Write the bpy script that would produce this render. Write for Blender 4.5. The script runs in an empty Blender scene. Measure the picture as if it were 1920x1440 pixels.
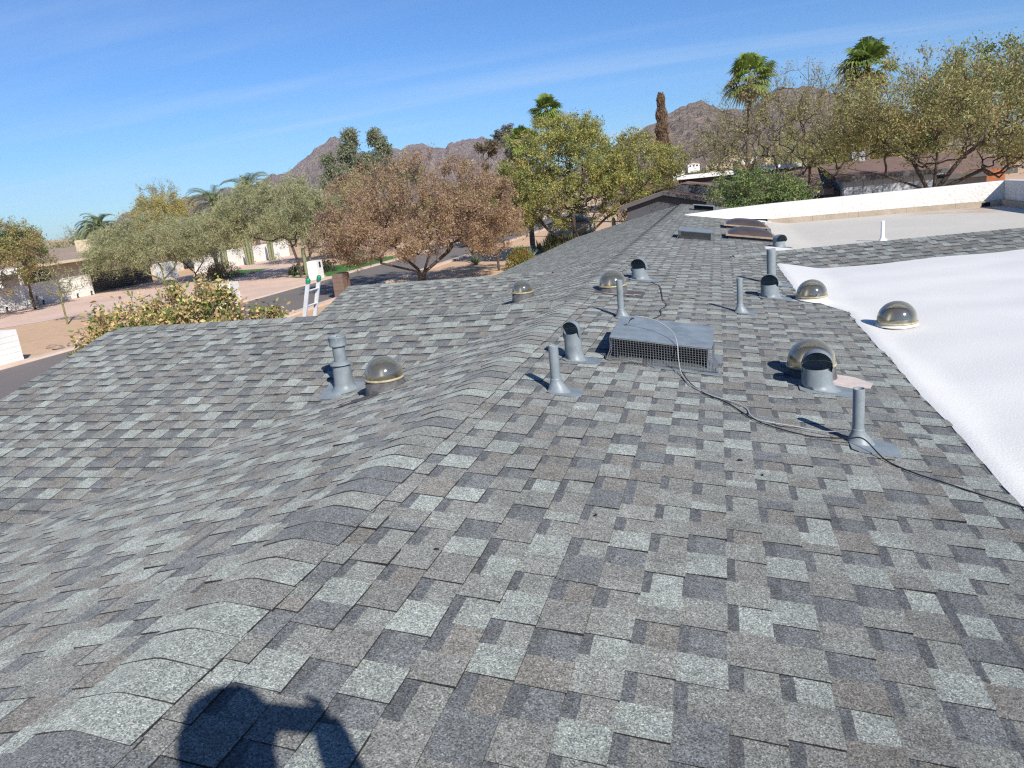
import bpy, math, random
import numpy as np
from mathutils import Vector, Matrix

# ------------------------------------------------------------------ camera, sky, sun, exposure
C = bpy.context.scene.collection
S = bpy.context.scene
CAM = np.array([0.0, 0.0, 4.7])
PITCH, ROLL, YAW, FPX = 0.252206, -0.102397, -0.289023, 1390.37

def cam_axes():
    p, r, y = PITCH, ROLL, YAW
    f = np.array([math.sin(y)*math.cos(p), math.cos(y)*math.cos(p), -math.sin(p)])
    rt = np.array([math.cos(y), -math.sin(y), 0.0]); up = np.cross(rt, f)
    c, s = math.cos(r), math.sin(r)
    return c*rt + s*up, -s*rt + c*up, f
RT, UP, FW = cam_axes()
cd = bpy.data.cameras.new('camera'); cam = bpy.data.objects.new('camera', cd); C.objects.link(cam)
cd.sensor_fit = 'HORIZONTAL'; cd.sensor_width = 36.0; cd.lens = 36.0*FPX/1920.0
cd.clip_start = 0.02; cd.clip_end = 20000.0
cam.matrix_world = Matrix(((RT[0], UP[0], -FW[0], CAM[0]), (RT[1], UP[1], -FW[1], CAM[1]), (RT[2], UP[2], -FW[2], CAM[2]), (0, 0, 0, 1)))
S.camera = cam

SUN_AZ, SUN_EL = math.radians(139.0), math.radians(34.0)      # azimuth from +Y towards +X
SUND = Vector((math.cos(SUN_EL)*math.sin(SUN_AZ), math.cos(SUN_EL)*math.cos(SUN_AZ), math.sin(SUN_EL)))
W = bpy.data.worlds.new('World'); S.world = W; W.use_nodes = True
nt = W.node_tree; nt.nodes.clear()
def WN(t, **k):
    n = nt.nodes.new(t)
    for a, b in k.items(): setattr(n, a, b)
    return n
sky = WN('ShaderNodeTexSky', sky_type='NISHITA', sun_disc=False, sun_elevation=SUN_EL, sun_rotation=SUN_AZ, altitude=350.0, air_density=1.0, dust_density=0.2, ozone_density=4.0)
bg = WN('ShaderNodeBackground'); bg.inputs[1].default_value = 0.079
out = WN('ShaderNodeOutputWorld')
tc = WN('ShaderNodeTexCoord'); sep = WN('ShaderNodeSeparateXYZ'); nt.links.new(tc.outputs['Generated'], sep.inputs[0])
def WM(op, a, b=None):
    n = WN('ShaderNodeMath', operation=op)
    for i, v in enumerate((a, b)):
        if v is None: continue
        if isinstance(v, (int, float)): n.inputs[i].default_value = v
        else: nt.links.new(v, n.inputs[i])
    return n.outputs[0]
zz = WM('ADD', WM('MAXIMUM', sep.outputs[2], 0.0), 0.10)
cu = WM('DIVIDE', sep.outputs[0], zz); cv = WM('DIVIDE', sep.outputs[1], zz)
cmb = WN('ShaderNodeCombineXYZ'); nt.links.new(cu, cmb.inputs[0]); nt.links.new(cv, cmb.inputs[1])
def cirrus(rot, sx, sy, seed, lo, hi):
    mp = WN('ShaderNodeMapping'); mp.inputs['Rotation'].default_value = (0, 0, rot); mp.inputs['Scale'].default_value = (sx, sy, 1); mp.inputs['Location'].default_value = (seed, seed*0.7, 0)
    nt.links.new(cmb.outputs[0], mp.inputs[0])
    nz = WN('ShaderNodeTexNoise'); nz.inputs['Scale'].default_value = 1.0; nz.inputs['Detail'].default_value = 7; nz.inputs['Roughness'].default_value = 0.55; nz.inputs['Distortion'].default_value = 0.5
    nt.links.new(mp.outputs[0], nz.inputs['Vector'])
    r = WN('ShaderNodeMapRange'); r.inputs['From Min'].default_value = lo; r.inputs['From Max'].default_value = hi
    nt.links.new(nz.outputs[0], r.inputs['Value']); return r.outputs[0]
c1 = cirrus(0.36, 0.30, 1.9, 3.1, 0.45, 0.72)
c2 = cirrus(0.18, 0.16, 0.5, 8.4, 0.44, 0.72)
cl = WM('MULTIPLY', WM('ADD', WM('MULTIPLY', c1, c2), WM('MULTIPLY', c2, 0.10)), 0.50)
tint = WN('ShaderNodeMix', data_type='RGBA', blend_type='MULTIPLY'); tint.inputs[0].default_value = 1.0
nt.links.new(sky.outputs[0], tint.inputs[6]); tint.inputs[7].default_value = (0.535, 0.83, 1.18, 1)
mixc = WN('ShaderNodeMix', data_type='RGBA'); nt.links.new(cl, mixc.inputs[0]); nt.links.new(tint.outputs[2], mixc.inputs[6])
mixc.inputs[7].default_value = (6.2, 7.4, 9.0, 1)
nt.links.new(mixc.outputs[2], bg.inputs[0]); nt.links.new(bg.outputs[0], out.inputs[0])
sl = bpy.data.lights.new('sun', 'SUN'); sl.energy = 4.5; sl.angle = math.radians(0.53); sl.color = (1.0, 0.95, 0.88)
so = bpy.data.objects.new('sun', sl); C.objects.link(so); so.rotation_euler = SUND.to_track_quat('Z', 'Y').to_euler(); so.location = (30, -30, 40)
S.view_settings.view_transform = 'Standard'; S.view_settings.look = 'None'; S.view_settings.gamma = 1.0; S.view_settings.exposure = 0.45
S.view_settings.use_curve_mapping = False
S.cycles.max_bounces = 6; S.cycles.diffuse_bounces = 2; S.cycles.glossy_bounces = 3; S.cycles.transmission_bounces = 4; S.cycles.transparent_max_bounces = 12
S.cycles.use_denoising = False; S.cycles.filter_width = 1.25; S.cycles.caustics_reflective = False; S.cycles.caustics_refractive = False

# ------------------------------------------------------------------ helpers
rng = np.random.default_rng(7); R0 = random.Random(11)
def A(*v): return np.array(v, float)
def nrm(v):
    v = np.asarray(v, float); return v/np.maximum(np.linalg.norm(v, axis=-1, keepdims=True), 1e-9)

def tag(o, label=None, cat=None, group=None, kind=None):
    if label: o['label'] = label
    if cat: o['category'] = cat
    if group: o['group'] = group
    if kind: o['kind'] = kind
    return o
def link(o, parent=None):
    C.objects.link(o)
    if parent is not None: o.parent = parent
    return o
def thing(name, loc, label, cat, group=None):
    o = bpy.data.objects.new(name, None); o.empty_display_size = 0.1; link(o); o.location = Vector(loc); return tag(o, label, cat, group)

class MB:
    """collects polygons; build() links them as one mesh object. Coordinates are local to the parent thing."""
    def __init__(s): s.v = []; s.f = []; s.m = []; s.c = []; s.sm = []
    def add(s, verts, faces, mat=0, col=(1, 1, 1), smooth=False):
        b = len(s.v); s.v.extend([tuple(map(float, p)) for p in verts])
        for f in faces:
            s.f.append([b+i for i in f]); s.m.append(mat); s.c.append(col); s.sm.append(smooth)
        return s
    def box(s, x0, x1, y0, y1, z0, z1, mat=0, col=(1, 1, 1), M=None):
        v = [(x, y, z) for z in (z0, z1) for y in (y0, y1) for x in (x0, x1)]
        if M is not None: v = [tuple(M @ Vector(p)) for p in v]
        return s.add(v, [(0, 2, 3, 1), (4, 5, 7, 6), (0, 1, 5, 4), (2, 6, 7, 3), (0, 4, 6, 2), (1, 3, 7, 5)], mat, col)
    def prism(s, poly, d, mat=0, col=(1, 1, 1)):
        """poly: list of 3D points (planar), extruded by vector d"""
        n = len(poly); d = np.asarray(d, float); v = [np.asarray(p, float) for p in poly]; v = v+[p+d for p in v]
        return s.add(v, [tuple(range(n))[::-1], tuple(range(n, 2*n))]+[(i, (i+1) % n, n+(i+1) % n, n+i) for i in range(n)], mat, col)
    def tube(s, pts, rad, n=8, mat=0, col=(1, 1, 1), caps=True, smooth=True):
        pts = np.asarray(pts, float); k = len(pts); rad = np.broadcast_to(np.asarray(rad, float), (k,))
        t = np.gradient(pts, axis=0) if k > 2 else np.repeat((pts[-1]-pts[0])[None], k, 0); t = nrm(t)
        up = A(0, 0, 1) if abs(t[0][2]) < 0.9 else A(1, 0, 0); v = []
        x = nrm(np.cross(up, t[0]))
        for i in range(k):
            x = nrm(x-t[i]*np.dot(x, t[i])); y = np.cross(t[i], x)
            for j in range(n):
                a = 2*math.pi*j/n; v.append(pts[i]+rad[i]*(math.cos(a)*x+math.sin(a)*y))
        f = [(i*n+j, i*n+(j+1) % n, (i+1)*n+(j+1) % n, (i+1)*n+j) for i in range(k-1) for j in range(n)]
        s.add(v, f, mat, col, smooth)
        if caps: s.add([v[j] for j in range(n)], [tuple(range(n))[::-1]], mat, col); s.add(v[-n:], [tuple(range(n))], mat, col)
        return s
    def lathe(s, prof, n=32, mat=0, col=(1, 1, 1), M=None, smooth=True, a0=0, a1=2*math.pi):
        full = abs(a1-a0-2*math.pi) < 1e-6; m = n if full else n+1; v = []
        for r, z in prof:
            for j in range(m):
                a = a0+(a1-a0)*j/n; p = Vector((r*math.cos(a), r*math.sin(a), z)); v.append(tuple(M @ p) if M is not None else tuple(p))
        f = [(i*m+j, i*m+(j+1) % m, (i+1)*m+(j+1) % m, (i+1)*m+j) for i in range(len(prof)-1) for j in range(n if full else n)]
        return s.add(v, f, mat, col, smooth)
    def build(s, name, mats, parent=None):
        me = bpy.data.meshes.new(name); me.from_pydata(s.v, [], s.f)
        if not isinstance(mats, (list, tuple)): mats = [mats]
        for m in mats: me.materials.append(m)
        me.polygons.foreach_set('material_index', np.array(s.m, np.int32)); me.polygons.foreach_set('use_smooth', np.array(s.sm, bool))
        at = me.attributes.new('tone', 'FLOAT_COLOR', 'FACE'); c = np.ones((len(s.f), 4), np.float32); c[:, :3] = np.array(s.c, np.float32).reshape(-1, 3); at.data.foreach_set('color', c.ravel())
        me.update(); return link(bpy.data.objects.new(name, me), parent)

def quads_mesh(name, V, cols, mat, parent=None, smooth=False):
    """V: (N,4,3) quads, cols: (N,3) face tones -> one mesh object (fast path for leaves)"""
    n = len(V); me = bpy.data.meshes.new(name); me.vertices.add(n*4); me.loops.add(n*4); me.polygons.add(n)
    me.vertices.foreach_set('co', V.reshape(-1).astype(np.float32)); me.loops.foreach_set('vertex_index', np.arange(n*4, dtype=np.int32))
    me.polygons.foreach_set('loop_start', np.arange(0, n*4, 4, dtype=np.int32)); me.polygons.foreach_set('loop_total', np.full(n, 4, np.int32))
    at = me.attributes.new('tone', 'FLOAT_COLOR', 'FACE'); c = np.ones((n, 4), np.float32); c[:, :3] = cols; at.data.foreach_set('color', c.ravel())
    me.materials.append(mat); me.update(calc_edges=True); return link(bpy.data.objects.new(name, me), parent)

# ------------------------------------------------------------------ materials
class NT:
    def __init__(s, name):
        s.m = bpy.data.materials.new(name); s.m.use_nodes = True; s.t = s.m.node_tree; s.t.nodes.clear()
        s.o = s.t.nodes.new('ShaderNodeOutputMaterial'); s.geo = None
    def n(s, t, **k):
        x = s.t.nodes.new(t)
        for a, b in k.items(): setattr(x, a, b)
        return x
    def L(s, a, b): s.t.links.new(a, b)
    def pos(s):
        if s.geo is None: s.geo = s.n('ShaderNodeNewGeometry')
        return s.geo.outputs['Position']
    def noise(s, scale, detail=4, rough=0.5, vec=None, dist=0.0):
        x = s.n('ShaderNodeTexNoise'); x.inputs['Scale'].default_value = scale; x.inputs['Detail'].default_value = detail; x.inputs['Roughness'].default_value = rough; x.inputs['Distortion'].default_value = dist
        s.L(vec if vec is not None else s.pos(), x.inputs['Vector']); return x.outputs[0]
    def rng(s, v, a, b, c=0.0, d=1.0):
        x = s.n('ShaderNodeMapRange'); s.L(v, x.inputs['Value'])
        for k, q in zip(('From Min', 'From Max', 'To Min', 'To Max'), (a, b, c, d)): x.inputs[k].default_value = q
        return x.outputs[0]
    def math(s, op, a, b=None):
        x = s.n('ShaderNodeMath', operation=op)
        for i, v in enumerate((a, b)):
            if v is None: continue
            if isinstance(v, (int, float)): x.inputs[i].default_value = v
            else: s.L(v, x.inputs[i])
        return x.outputs[0]
    def attr(s): x = s.n('ShaderNodeAttribute'); x.attribute_name = 'tone'; return x.outputs['Color']
    def mix(s, fac, a, b, blend='MIX'):
        x = s.n('ShaderNodeMix', data_type='RGBA', blend_type=blend)
        for i, v in ((0, fac), (6, a), (7, b)):
            if isinstance(v, (int, float)): x.inputs[i].default_value = v
            elif isinstance(v, tuple): x.inputs[i].default_value = (*v[:3], 1)
            else: s.L(v, x.inputs[i])
        return x.outputs[2]
    def scale(s, col, val):
        x = s.n('ShaderNodeVectorMath', operation='SCALE')
        if isinstance(col, tuple): x.inputs[0].default_value = col
        else: s.L(col, x.inputs[0])
        if isinstance(val, (int, float)): x.inputs['Scale'].default_value = val
        else: s.L(val, x.inputs['Scale'])
        return x.outputs[0]
    def bump(s, h, strength=0.3, dist=0.01):
        x = s.n('ShaderNodeBump'); x.inputs['Strength'].default_value = strength; x.inputs['Distance'].default_value = dist; s.L(h, x.inputs['Height']); return x.outputs[0]
    def done(s, col, rough=0.8, metal=0.0, normal=None, spec=0.5, shader=None):
        b = s.n('ShaderNodeBsdfPrincipled')
        if isinstance(col, tuple): b.inputs['Base Color'].default_value = (*col[:3], 1)
        else: s.L(col, b.inputs['Base Color'])
        if isinstance(rough, (int, float)): b.inputs['Roughness'].default_value = rough
        else: s.L(rough, b.inputs['Roughness'])
        b.inputs['Metallic'].default_value = metal; b.inputs['Specular IOR Level'].default_value = spec
        if normal is not None: s.L(normal, b.inputs['Normal'])
        s.L(b.outputs[0], s.o.inputs[0]); s.b = b; return s.m

def plain(name, col, rough=0.8, var=0.12, scale=3.0, fine=0.0, fscale=60.0, bump=0.0, bscale=40.0, bdist=0.01, metal=0.0, spec=0.4, tone=False, obj=False):
    t = NT(name); n1 = t.noise(scale, 5, 0.6); k = t.rng(n1, 0.3, 0.7, 1-var, 1+var)
    if fine: k = t.math('MULTIPLY', k, t.rng(t.noise(fscale, 2, 0.7), 0.25, 0.75, 1-fine, 1+fine))
    base = t.scale(col, k)
    if tone: base = t.mix(1.0, base, t.attr(), 'MULTIPLY')
    nn = t.bump(t.noise(bscale, 3, 0.6), bump, bdist) if bump else None
    return t.done(base, rough, metal, nn, spec)

def mat_shingle():
    t = NT('asphalt_shingle'); col = t.attr()
    v = t.n('ShaderNodeTexVoronoi'); v.inputs['Scale'].default_value = 270.0; t.L(t.pos(), v.inputs['Vector'])
    sp = t.n('ShaderNodeSeparateColor'); t.L(v.outputs['Color'], sp.inputs[0])
    g = t.rng(sp.outputs[0], 0.0, 1.0, 0.40, 1.42)
    fl = t.rng(sp.outputs[1], 0.88, 0.92, 0.0, 0.7)                    # pale mineral flecks
    g = t.math('ADD', g, fl)
    big = t.rng(t.noise(1.7, 5, 0.65), 0.3, 0.7, 0.86, 1.09)
    mid = t.math('MULTIPLY', t.rng(t.noise(60.0, 3, 0.65), 0.3, 0.7, 0.84, 1.14), t.rng(t.noise(13.0, 3, 0.6), 0.3, 0.7, 0.88, 1.12))
    k = t.math('MULTIPLY', t.math('MULTIPLY', g, big), mid)
    c = t.scale(col, k)
    hue = t.mix(t.rng(sp.outputs[2], 0.75, 0.8), c, t.mix(1.0, c, (1.06, 1.0, 0.90), 'MULTIPLY'))
    return t.done(hue, 0.93, 0, t.bump(t.math('ADD', sp.outputs[0], t.math('MULTIPLY', v.outputs['Distance'], 0.5)), 0.30, 0.0022), 0.25)
M_SH = mat_shingle()
for _n in M_SH.node_tree.nodes:
    if _n.type == 'BSDF_PRINCIPLED' and 'Diffuse Roughness' in _n.inputs: _n.inputs['Diffuse Roughness'].default_value = 1.0
M_DECK = plain('roof_underlayment', (0.05, 0.05, 0.055), 0.9)
def mat_leaf(name, trans=0.3):
    t = NT(name); col = t.attr()
    d = t.n('ShaderNodeBsdfPrincipled'); t.L(col, d.inputs['Base Color']); d.inputs['Roughness'].default_value = 0.62; d.inputs['Specular IOR Level'].default_value = 0.3
    tr = t.n('ShaderNodeBsdfTranslucent'); t.L(t.scale(col, 1.3), tr.inputs[0])
    mx = t.n('ShaderNodeMixShader'); mx.inputs[0].default_value = trans; t.L(d.outputs[0], mx.inputs[1]); t.L(tr.outputs[0], mx.inputs[2]); t.L(mx.outputs[0], t.o.inputs[0]); return t.m
M_LEAF = mat_leaf('foliage', 0.30); M_FROND = mat_leaf('palm_frond', 0.22)
M_BARK = plain('bark', (1, 1, 1), 0.95, 0.35, 6.0, 0.3, 40, 0.6, 25, 0.02, tone=True)
M_METAL = plain('grey_painted_metal', (0.212, 0.245, 0.258), 0.46, 0.22, 7.0, 0.12, 90, 0.12, 40, 0.003, spec=0.5, tone=True)
M_DARK = plain('near_black', (0.012, 0.013, 0.015), 0.8)  # near-black; also paints in the shade inside the vents
M_RUB = plain('black_rubber', (0.02, 0.02, 0.022), 0.55)
M_WIRE = plain('black_wire_mesh', (0.15, 0.155, 0.16), 0.4, metal=0.2)
def mat_white_foam():
    t = NT('white_roof_coating'); n1 = t.noise(1.3, 4, 0.55); n2 = t.noise(28.0, 5, 0.65); n3 = t.noise(0.5, 3, 0.6)
    v = t.n('ShaderNodeTexVoronoi'); v.inputs['Scale'].default_value = 85.0; v.feature = 'SMOOTH_F1'; t.L(t.pos(), v.inputs['Vector'])
    h = t.math('ADD', t.math('MULTIPLY', n2, 0.6), t.math('MULTIPLY', v.outputs['Distance'], 0.6))
    col = t.mix(t.rng(n3, 0.35, 0.75), (0.775, 0.757, 0.70), (0.70, 0.688, 0.645))
    return t.done(t.scale(col, t.rng(n1, 0.3, 0.7, 0.97, 1.03)), 0.6, 0, t.bump(h, 0.30, 0.008), 0.3)
M_WHITE = mat_white_foam()
M_STUCCO = plain('white_stucco', (0.70, 0.665, 0.61), 0.85, 0.05, 2.0, 0.13, 17, 0.8, 14, 0.03)
M_WPAINT = plain('white_painted_block', (0.80, 0.78, 0.74), 0.8, 0.05, 1.2, 0.04, 14, 0.3, 9, 0.02)
def mat_grey_flat():
    t = NT('flat_roof_membrane'); n = t.noise(0.6, 5, 0.6); n2 = t.noise(9, 4, 0.6)
    c = t.mix(t.rng(n, 0.3, 0.7), (0.60, 0.568, 0.495), (0.555, 0.525, 0.455))
    sx = t.n('ShaderNodeSeparateXYZ'); t.L(t.pos(), sx.inputs[0])
    d = t.n('ShaderNodeVectorMath', operation='DISTANCE'); t.L(t.pos(), d.inputs[0]); d.inputs[1].default_value = (6.6, 23.0, 3.0)
    st = t.math('MULTIPLY', t.rng(d.outputs['Value'], 0.3, 1.9, 0.8, 0.0), t.rng(t.noise(1.6, 5, 0.6), 0.35, 0.62))
    c = t.mix(st, c, (0.42, 0.26, 0.15))                                # rust stain by the drain
    return t.done(t.scale(c, t.rng(n2, 0.3, 0.7, 0.95, 1.05)), 0.95, 0, t.bump(n2, 0.2, 0.01), 0.08)
M_GREY = mat_grey_flat()
M_COPING = plain('weathered_concrete_base', (0.40, 0.33, 0.25), 0.9, 0.2, 2.5, 0.1, 20)

# ------------------------------------------------------------------ roof of the house
TC = [np.array(c) for c in ((0.216, 0.238, 0.228), (0.178, 0.187, 0.179), (0.160, 0.165, 0.159), (0.122, 0.131, 0.137), (0.152, 0.149, 0.140))]   # pale, mid, mid-dark, slate, taupe granule blends
TP_TAB = np.cumsum([0.27, 0.36, 0.20, 0.07, 0.10]); TP_GAP = np.cumsum([0.08, 0.28, 0.24, 0.26, 0.14]); TP = np.cumsum([0.26, 0.40, 0.20, 0.14, 0.0])
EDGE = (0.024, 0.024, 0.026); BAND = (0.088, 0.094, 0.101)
def tone_index(tab): return min(int(np.searchsorted(TP_TAB if tab else TP_GAP, R0.random())), 4)
def pick_tone(tab=True):
    i = int(np.searchsorted(TP_TAB if tab else TP_GAP, R0.random())); return tuple(TC[min(i, 4)]*(0.92+0.16*R0.random()))
EXPO = 0.143

class Slope:
    """a roof plane: point(u, v, h): u along the courses, v down the slope from the ridge, h off the plane"""
    def __init__(s, O, U, V): s.O = np.asarray(O, float); s.U = nrm(U); s.V = nrm(V); s.N = nrm(np.cross(s.U, s.V)); s.N = s.N if s.N[2] > 0 else -s.N
    def p(s, u, v, h=0.0): return s.O+s.U*u+s.V*v+s.N*h
    def frame(s): return s.U, s.V, s.N

def shingle_pieces(sl, v_end, spans, keep=None, v_start=0.0, seed=1, wmin=0.118, wmax=0.182):
    """laminated shingles: raised tabs and lower backing strips with a printed dark band. Returns a list of (verts, faces, tones)"""
    global R0
    R0 = random.Random(seed); outp = []; above = []; ai = 0
    nrow = int((v_end-v_start)/EXPO)+1
    for i in range(nrow):
        vt = v_start+i*EXPO; vb = min(vt+EXPO, v_end)
        if vb-vt < 0.02: continue
        cur = []; u0, u1 = spans(0.5*(vt+vb)); u = u0-R0.random()*0.0; tab = R0.random() < 0.5; wob = R0.uniform(0, 6.28)
        run = R0.uniform(0.5, 1.0)
        while u < u1-0.01:
            w = R0.uniform(wmin, wmax) if tab else R0.uniform(0.105, 0.165)
            e = min(u+w, u1)
            if e-u < 0.02: break
            if u1-e < 0.03: e = u1
            if keep is None or keep(0.5*(u+e), 0.5*(vt+vb)):
                j = lambda a: R0.uniform(-a, a)
                wv = 0.0022*math.sin(u*2.1+wob)
                if tab: ht, hb, lift = 0.0030, 0.0088+R0.uniform(0, 0.0022)+(0.004 if R0.random() < 0.05 else 0), 0.0
                else: ht, hb = 0.0012, 0.0050+R0.uniform(0, 0.001)
                b0 = vb+wv+j(0.0015)+(0.002 if tab else -0.001); b1 = vb+wv+j(0.0015)+(0.002 if tab else -0.001)
                ub, ue = u+j(0.0015), e+j(0.0015); vt2 = vt-0.006
                hL, hR = hb+j(0.0008), hb+j(0.0008)
                P = sl.p; uc = 0.5*(u+e)
                while ai < len(above)-1 and above[ai][0] < uc: ai += 1
                ban = {cur[-1][2] if cur else -1, above[ai][2] if above else -1}
                for _k in range(6):
                    ti = tone_index(tab)
                    if ti not in ban: break
                cur.append((e, uc, ti)); col = tuple(TC[ti]*(0.93+0.14*R0.random())); V = []; F = []; T = []
                def q(pts, c):
                    k = len(V); V.extend(pts); F.append((k, k+1, k+2, k+3)); T.append(c)
                if tab:
                    if e-u > 0.15 and R0.random() < 0.35:
                        um = u+(e-u)*R0.uniform(0.3, 0.7); c2 = pick_tone(); hm = 0.5*(hL+hR); bm = 0.5*(b0+b1)
                        q([P(ub, vt2, ht), P(um, vt2, ht), P(um, bm, hm), P(ub, b0, hL)], col); q([P(um, vt2, ht), P(ue, vt2, ht), P(ue, b1, hR), P(um, bm, hm)], c2)
                    else: q([P(ub, vt2, ht), P(ue, vt2, ht), P(ue, b1, hR), P(ub, b0, hL)], col)
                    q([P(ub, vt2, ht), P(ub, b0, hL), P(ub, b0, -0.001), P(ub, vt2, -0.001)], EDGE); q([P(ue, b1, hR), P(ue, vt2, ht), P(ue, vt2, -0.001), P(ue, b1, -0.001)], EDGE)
                else:
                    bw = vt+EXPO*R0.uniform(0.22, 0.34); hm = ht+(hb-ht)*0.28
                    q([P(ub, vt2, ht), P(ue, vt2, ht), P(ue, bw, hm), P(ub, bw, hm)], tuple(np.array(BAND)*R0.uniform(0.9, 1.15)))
                    q([P(ub, bw, hm), P(ue, bw, hm), P(ue, b1, hR), P(ub, b0, hL)], col)
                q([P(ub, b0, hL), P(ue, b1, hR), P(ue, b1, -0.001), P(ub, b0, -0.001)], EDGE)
                outp.append((np.array(V), F, T))
            u = e
            tab = (not tab) if R0.random() < 0.96 else tab
        above = cur; ai = 0
    return outp

CAPE = (0.036, 0.036, 0.038)
def cap_pieces(a, b, sideL, sideR, step=EXPO, half=0.152, seed=3, lift=0.0, rev=False):
    """ridge cap shingles bent over the ridge a->b (butt edges face a); sideL/sideR: slope drop per metre sideways on each side"""
    r = random.Random(seed); a = np.asarray(a, float); b = np.asarray(b, float); D = nrm(b-a); Sd = nrm(np.cross(D, A(0, 0, 1))); n = int(np.linalg.norm(b-a)/step); outp = []
    for i in range(n):
        s0 = i*step; s1 = s0+step+0.03; h = half+r.uniform(-0.006, 0.006); sk = r.uniform(-0.006, 0.006); col = np.array(TC[int(np.searchsorted(TP, r.random())) % 5])*r.uniform(0.93, 1.06)
        col2 = np.array(TC[int(np.searchsorted(TP, r.random())) % 5]) if r.random() < 0.3 else col; cut = r.randint(2, 9)
        xs = np.linspace(-h, h, 13); V = []; F = []; T = []
        def prof(x, top):
            sl_ = sideR if x > 0 else sideL; drop = sl_*(math.sqrt(x*x+0.00035)-0.0187*(1-(abs(x)/h)**3)); wv = 0.0035*math.sin(x/h*2.6+i*1.7)     # rounded over the ridge
            return lift-drop+0.0070+(0.0058+wv*0.5 if top else 0.0012)
        n0 = len(xs); bow = lambda x: 0.010*math.cos(x/h*math.pi*0.5)+sk*x/h+0.003*math.sin(9*x+i)
        for x in xs: V.append(a+D*(s0-bow(x)*0.5)+Sd*x+A(0, 0, prof(x, True)))
        for x in xs: V.append(a+D*s1+Sd*x+A(0, 0, prof(x, False)))
        for x in xs: V.append(a+D*(s0-bow(x)*0.5)+Sd*x+A(0, 0, prof(x, True)-0.0060))
        for k in range(n0-1):
            F.append((k, k+1, n0+k+1, n0+k)); T.append(tuple(col if k < cut else col2)); F.append((k+1, k, 2*n0+k, 2*n0+k+1)); T.append(CAPE)
        for k in (0, n0-1):                                             # side butts
            x = xs[k]; i0 = len(V); V.append(V[k]+A(0, 0, -0.012)); V.append(V[n0+k]+A(0, 0, -0.012)); F.append((k, n0+k, i0+1, i0)); T.append(EDGE)
        outp.append((np.array(V), F, T))
    return outp

def piece_area(p):
    c = p[0].mean(0)-CAM; d = c @ FW
    if d < 0.3: return 0
    x, y = FPX*(c @ RT)/d, FPX*(c @ UP)/d
    if abs(x) > 990 or abs(y) > 750: return 0
    q = p[0][:4]; n = np.cross(q[2]-q[0], q[3]-q[1])*0.5; dist = np.linalg.norm(c)
    return abs(np.dot(n, c/dist))/dist**2

def join(pieces, name, mat, parent, kind=None):
    off = 0; V = []; F = []; T = []
    for v, f, t in pieces:
        V.append(v); F.extend([tuple(i+off for i in q) for q in f]); T.extend(t); off += len(v)
    if not V: return None
    me = bpy.data.meshes.new(name); me.from_pydata(np.concatenate(V).tolist(), [], F); me.materials.append(mat)
    at = me.attributes.new('tone', 'FLOAT_COLOR', 'FACE'); c = np.ones((len(F), 4), np.float32); c[:, :3] = np.array(T, np.float32); at.data.foreach_set('color', c.ravel()); me.update()
    o = link(bpy.data.objects.new(name, me), parent)
    if kind: o['kind'] = kind
    return o

RX, RZ = -1.51, 3.552                      # main ridge
TR, TL = 1/6.0, 0.25                       # right slope 2:12, left slope and wings 3:12
W1Y, W2Y, W2Z, RAKE = 7.45, 13.45, 3.20, -7.25
zR = lambda x: RZ-TR*(x-RX)
zL = lambda x: RZ-TL*(RX-x)
house = thing('house', (0, 0, 0), 'low house under the grey shingle roof in the foreground', 'house')
def deck(name, poly, mat=M_DECK, th=0.10):
    m = MB(); m.prism(poly, (0, 0, -th)); return m.build(name, mat, house)

slR = Slope((RX, 0, RZ), (0, 1, 0), (1, 0, -TR)); slL = Slope((RX, 0, RZ), (0, 1, 0), (-1, 0, -TL))
slW = Slope((0, W1Y, RZ), (1, 0, 0), (0, -1, -0.25)); slW2 = Slope((0, W2Y, W2Z), (1, 0, 0), (0, -1, -0.25))
RWD = nrm(A(1, 0.22, 0)); RWS = 0.265; slRW = Slope((-0.1, 13.0, 3.305), RWD, A(RWD[1], -RWD[0], -RWS))
kR, kL, kW = math.hypot(1, TR), math.hypot(1, TL), math.hypot(1, 0.25)
def white_edge(y):
    if y < 8.62: return 1.285
    if y < 9.25: return 1.285-(y-8.62)/0.63*0.40
    return 0.885-(y-9.25)*0.012
def keepR(u, v):
    x = RX+v/kR
    if 8.4 < u < 12.6: return x < white_edge(u)+0.12
    return True
def keepL(u, v):
    d = v/kL
    if abs(u-W1Y) < d-0.22: return False
    if abs(u-W2Y) < d-1.4-0.22: return False
    if u > 31.5+d+0.1: return False
    return True
def keepW(u, v): return u < RX-v/kW+0.22
def keepW2(u, v): return u < RX-1.4-v/kW+0.22
decks = {}
decks['R'] = deck('roof_slope', [(RX, -4, RZ-.004), (1.30, -4, zR(1.30)-.004), (1.30, 31.5, zR(1.30)-.004), (RX, 31.5, RZ-.004)])
XE = -6.85
decks['L'] = deck('roof_slope', [(RX, -4, RZ-.006), (RX, 31.5, RZ-.006), (XE, 31.5-(XE-RX), zL(XE)-.006), (XE, -4, zL(XE)-.006)])
decks['W'] = deck('roof_slope', [(RX, W1Y, RZ-.01), (RAKE, W1Y, RZ-.01), (RAKE, W1Y+RX-RAKE, zL(RAKE)-.01)][::-1]+[]) if False else deck('roof_slope', [(RX, W1Y, RZ-.008), (RAKE, W1Y, RZ-.008), (RAKE, W1Y-5.6, RZ-1.4-.008), (-7.0, W1Y-5.6, RZ-1.4-.008)])
deck('back_slope', [(RX, W1Y, RZ-.008), (RX-1.0, W1Y+1.0, RZ-.258), (RAKE, W1Y+3.7, RZ-.925-.008), (RAKE, W1Y, RZ-.008)], M_SH)
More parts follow.
